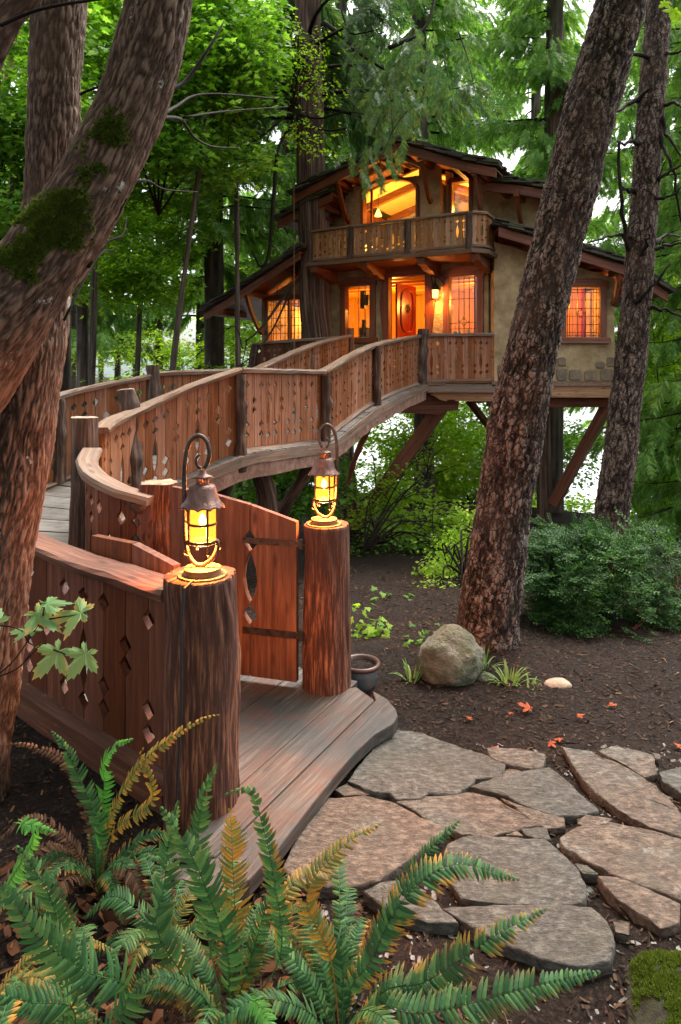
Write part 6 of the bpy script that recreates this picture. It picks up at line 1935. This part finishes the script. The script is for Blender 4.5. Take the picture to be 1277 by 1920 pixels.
t = T('maple_sprig', 'bright maple leaves poking in at the top right corner', 'leaves', at(1262, 15, 3.2))
for (px, py, s_, r_) in [(1262, 18, .07, 2.8), (1245, 5, .06, 3.6), (1275, 30, .06, 2.2)]:
    o = bigleaf(t, at(px, py, 3.2), s_, 0, 1.1, r_)
    o.data.materials[0] = M['vine']
# fallen red leaves
for k, (px, py, lab) in enumerate([(992, 1327, 'large orange maple leaf on the soil below the strap-leaf clump'), (955, 1336, 'orange leaf lying just left of the large orange maple leaf'), (1052, 1385, 'red leaf above the right-hand flagstones, right of its twin'), (1032, 1392, 'crumpled red leaf above the right-hand flagstones, left one of two'), (690, 1287, 'red leaf beside the flower pot'), (1085, 1342, 'small orange leaf right of the tan stone'), (925, 1404, 'little red leaf at the edge of the upper flagstones'), (878, 1346, 'small orange leaf in front of the boulder'), (1150, 1322, 'orange-brown leaf at the right below the stump'), (1270, 1398, 'yellow-orange leaf at the right edge above the path'), (733, 1172, 'orange leaf on the bare soil left of the pine')]):
    z_ = gz1(*onz(px, py, -.03).xy) if py > 1250 else -.42
    o = bigleaf(None, onz(px, py, z_ + .025), .075 if k == 0 else R.uniform(.034, .05), R.uniform(-.3, .3), R.uniform(-.35, .35), R.uniform(0, 6))
    o.name = 'fallen_leaf'
    o.data.materials[0] = M['redleaf']
    tag(o, lab, 'leaf', 'fallen leaves on the soil')
# litter of bark chips, twigs and crumbs
def onground(n, xr, yr, pw=1.0):
    x = rng.uniform(*xr, n)
    y = yr[0] + (yr[1] - yr[0]) * rng.random(n)**pw
    return x, y, gz(x, y)
def bits(name, label, n, xr, yr, size, mat, asp=(1, 3), pw=1.6, zoff=.004, test=None, til=.35, cat='litter'):
    x, y, z = onground(n, xr, yr, pw)
    if test is not None:
        m = test(x, y)
        x, y, z = x[m], y[m], z[m]
    n = len(x)
    tv = np.array([(-.5, -1, 0), (.5, -1, .1), (.62, 0, 0), (.4, 1, .12), (-.45, 1, 0), (-.6, 0, .15)], float)
    tf = np.array([(0, 1, 2), (0, 2, 3), (0, 3, 4), (0, 4, 5)])
    a = rng.uniform(0, 6.283, n)
    up = nrmz(np.stack([rng.normal(0, til, n), rng.normal(0, til, n), np.ones(n)], -1))
    fx = np.stack([np.cos(a), np.sin(a), 0 * a], -1)
    yv = nrmz(fx - up * (fx * up).sum(-1)[:, None])
    xv = np.cross(yv, up)
    s = size * np.clip(rng.lognormal(0, .4, n), .4, 1.9)
    asp_ = rng.uniform(*asp, n)
    Rm = np.stack([xv / asp_[:, None], yv, up], -1)
    V, Fc = scatter(tv, tf, Rm, np.stack([x, y, z + zoff + s * .2], -1), s)
    tag(npmesh(name, V, Fc, mat, None), label, cat, kind='stuff')
noplat = lambda x, y: ~((x > -3.0) & (x < .3) & (y > 2.7) & (y < 5.5) & ((y - 2.6) > (x + .3) * 1.5) & ((y - 3.4) > -(x + .8) * .8 - .1))
bits('leaf_litter', 'bark chips and leaf crumbs strewn over the dark soil', 52000, (-3.5, 5.5), (1.2, 11), .0095, M['litter'], (1, 2.5), 1.5, test=noplat)
bits('pine_needles', 'dry needles and thin twigs scattered on the soil', 11000, (-4, 6), (1.2, 10), .028, M['litter'], (9, 20), 1.4, test=noplat, til=.15)
bits('brown_leaves', 'curled dead brown leaves piled between the ferns', 1500, (-2.6, .6), (1.4, 3.2), .026, leafmat('dead_leaf', [(.05, .022, .012), (.13, .05, .022), (.24, .10, .04)], .1, .8), (1, 1.8), 1.0, .012, lambda x, y: (y < 2.9 + .0 * x) & (x < -.15), .6)
bits('pebbles', 'small grey pebbles in the joints of the path', 1400, (-.3, 2.6), (1.9, 3.9), .009, plain('pebble_grey', (.20, .18, .16), .8, ns=60, amt=.6), (.9, 1.4), 1.0, 0, None, .3)
# moss at the lower right corner
q = np.meshgrid(np.linspace(.0, 1, 50), np.linspace(0, 1, 50))
def mossz(x, y): return -.07 + .115 * smooth(0, .22, (x - (.80 + .25 * (y - 2.05)) + .12 * fbm(np.stack([x * 6, y * 6, 0 * x], -1), 3) - .06)) * smooth(0, .14, 2.52 - y + .10 * fbm(np.stack([x * 7, y * 7, 0 * x], -1), 3, 4) - .05) + .012 * fbm(np.stack([x * 22, y * 22, 0 * x], -1), 3, 8)
X_, Y_ = .70 + q[0] * 1.0, 1.5 + q[1] * 1.15
Z_ = mossz(X_, Y_)
ii = (np.arange(49)[:, None] * 50 + np.arange(49)[None]).ravel()
mb = npmesh('moss', np.stack([X_, Y_, Z_], -1).reshape(-1, 3), np.stack([ii, ii + 1, ii + 51, ii + 50], -1), plain('moss_bed', (.035, .04, .012), .95, ns=30, col2=(.014, .010, .007), bump=1.0), None, True)
tag(mb, 'low mossy patch of ground in the bottom right corner', 'moss', kind='stuff')
n = 45000
x, y = rng.uniform(.72, 1.68, n), rng.uniform(1.5, 2.6, n)
z = mossz(x, y)
m = (z > .0) & (fbm(np.stack([x * 9, y * 9, 0 * x], -1), 3, 2) + .14 * rng.random(n) > .56)
x, y, z = x[m], y[m], z[m]
n = len(x)
V, Fc = scatter(*TUFT, basis(-nrmz(np.stack([rng.normal(0, .3, n), rng.normal(0, .3, n), np.ones(n)], -1)), rng.normal(size=(n, 3))), np.stack([x, y, z - .003], -1), .011 * rng.uniform(.5, 1.5, n))
npmesh('moss_tufts', V, Fc, M['moss'], mb, False, None, 'stuff')
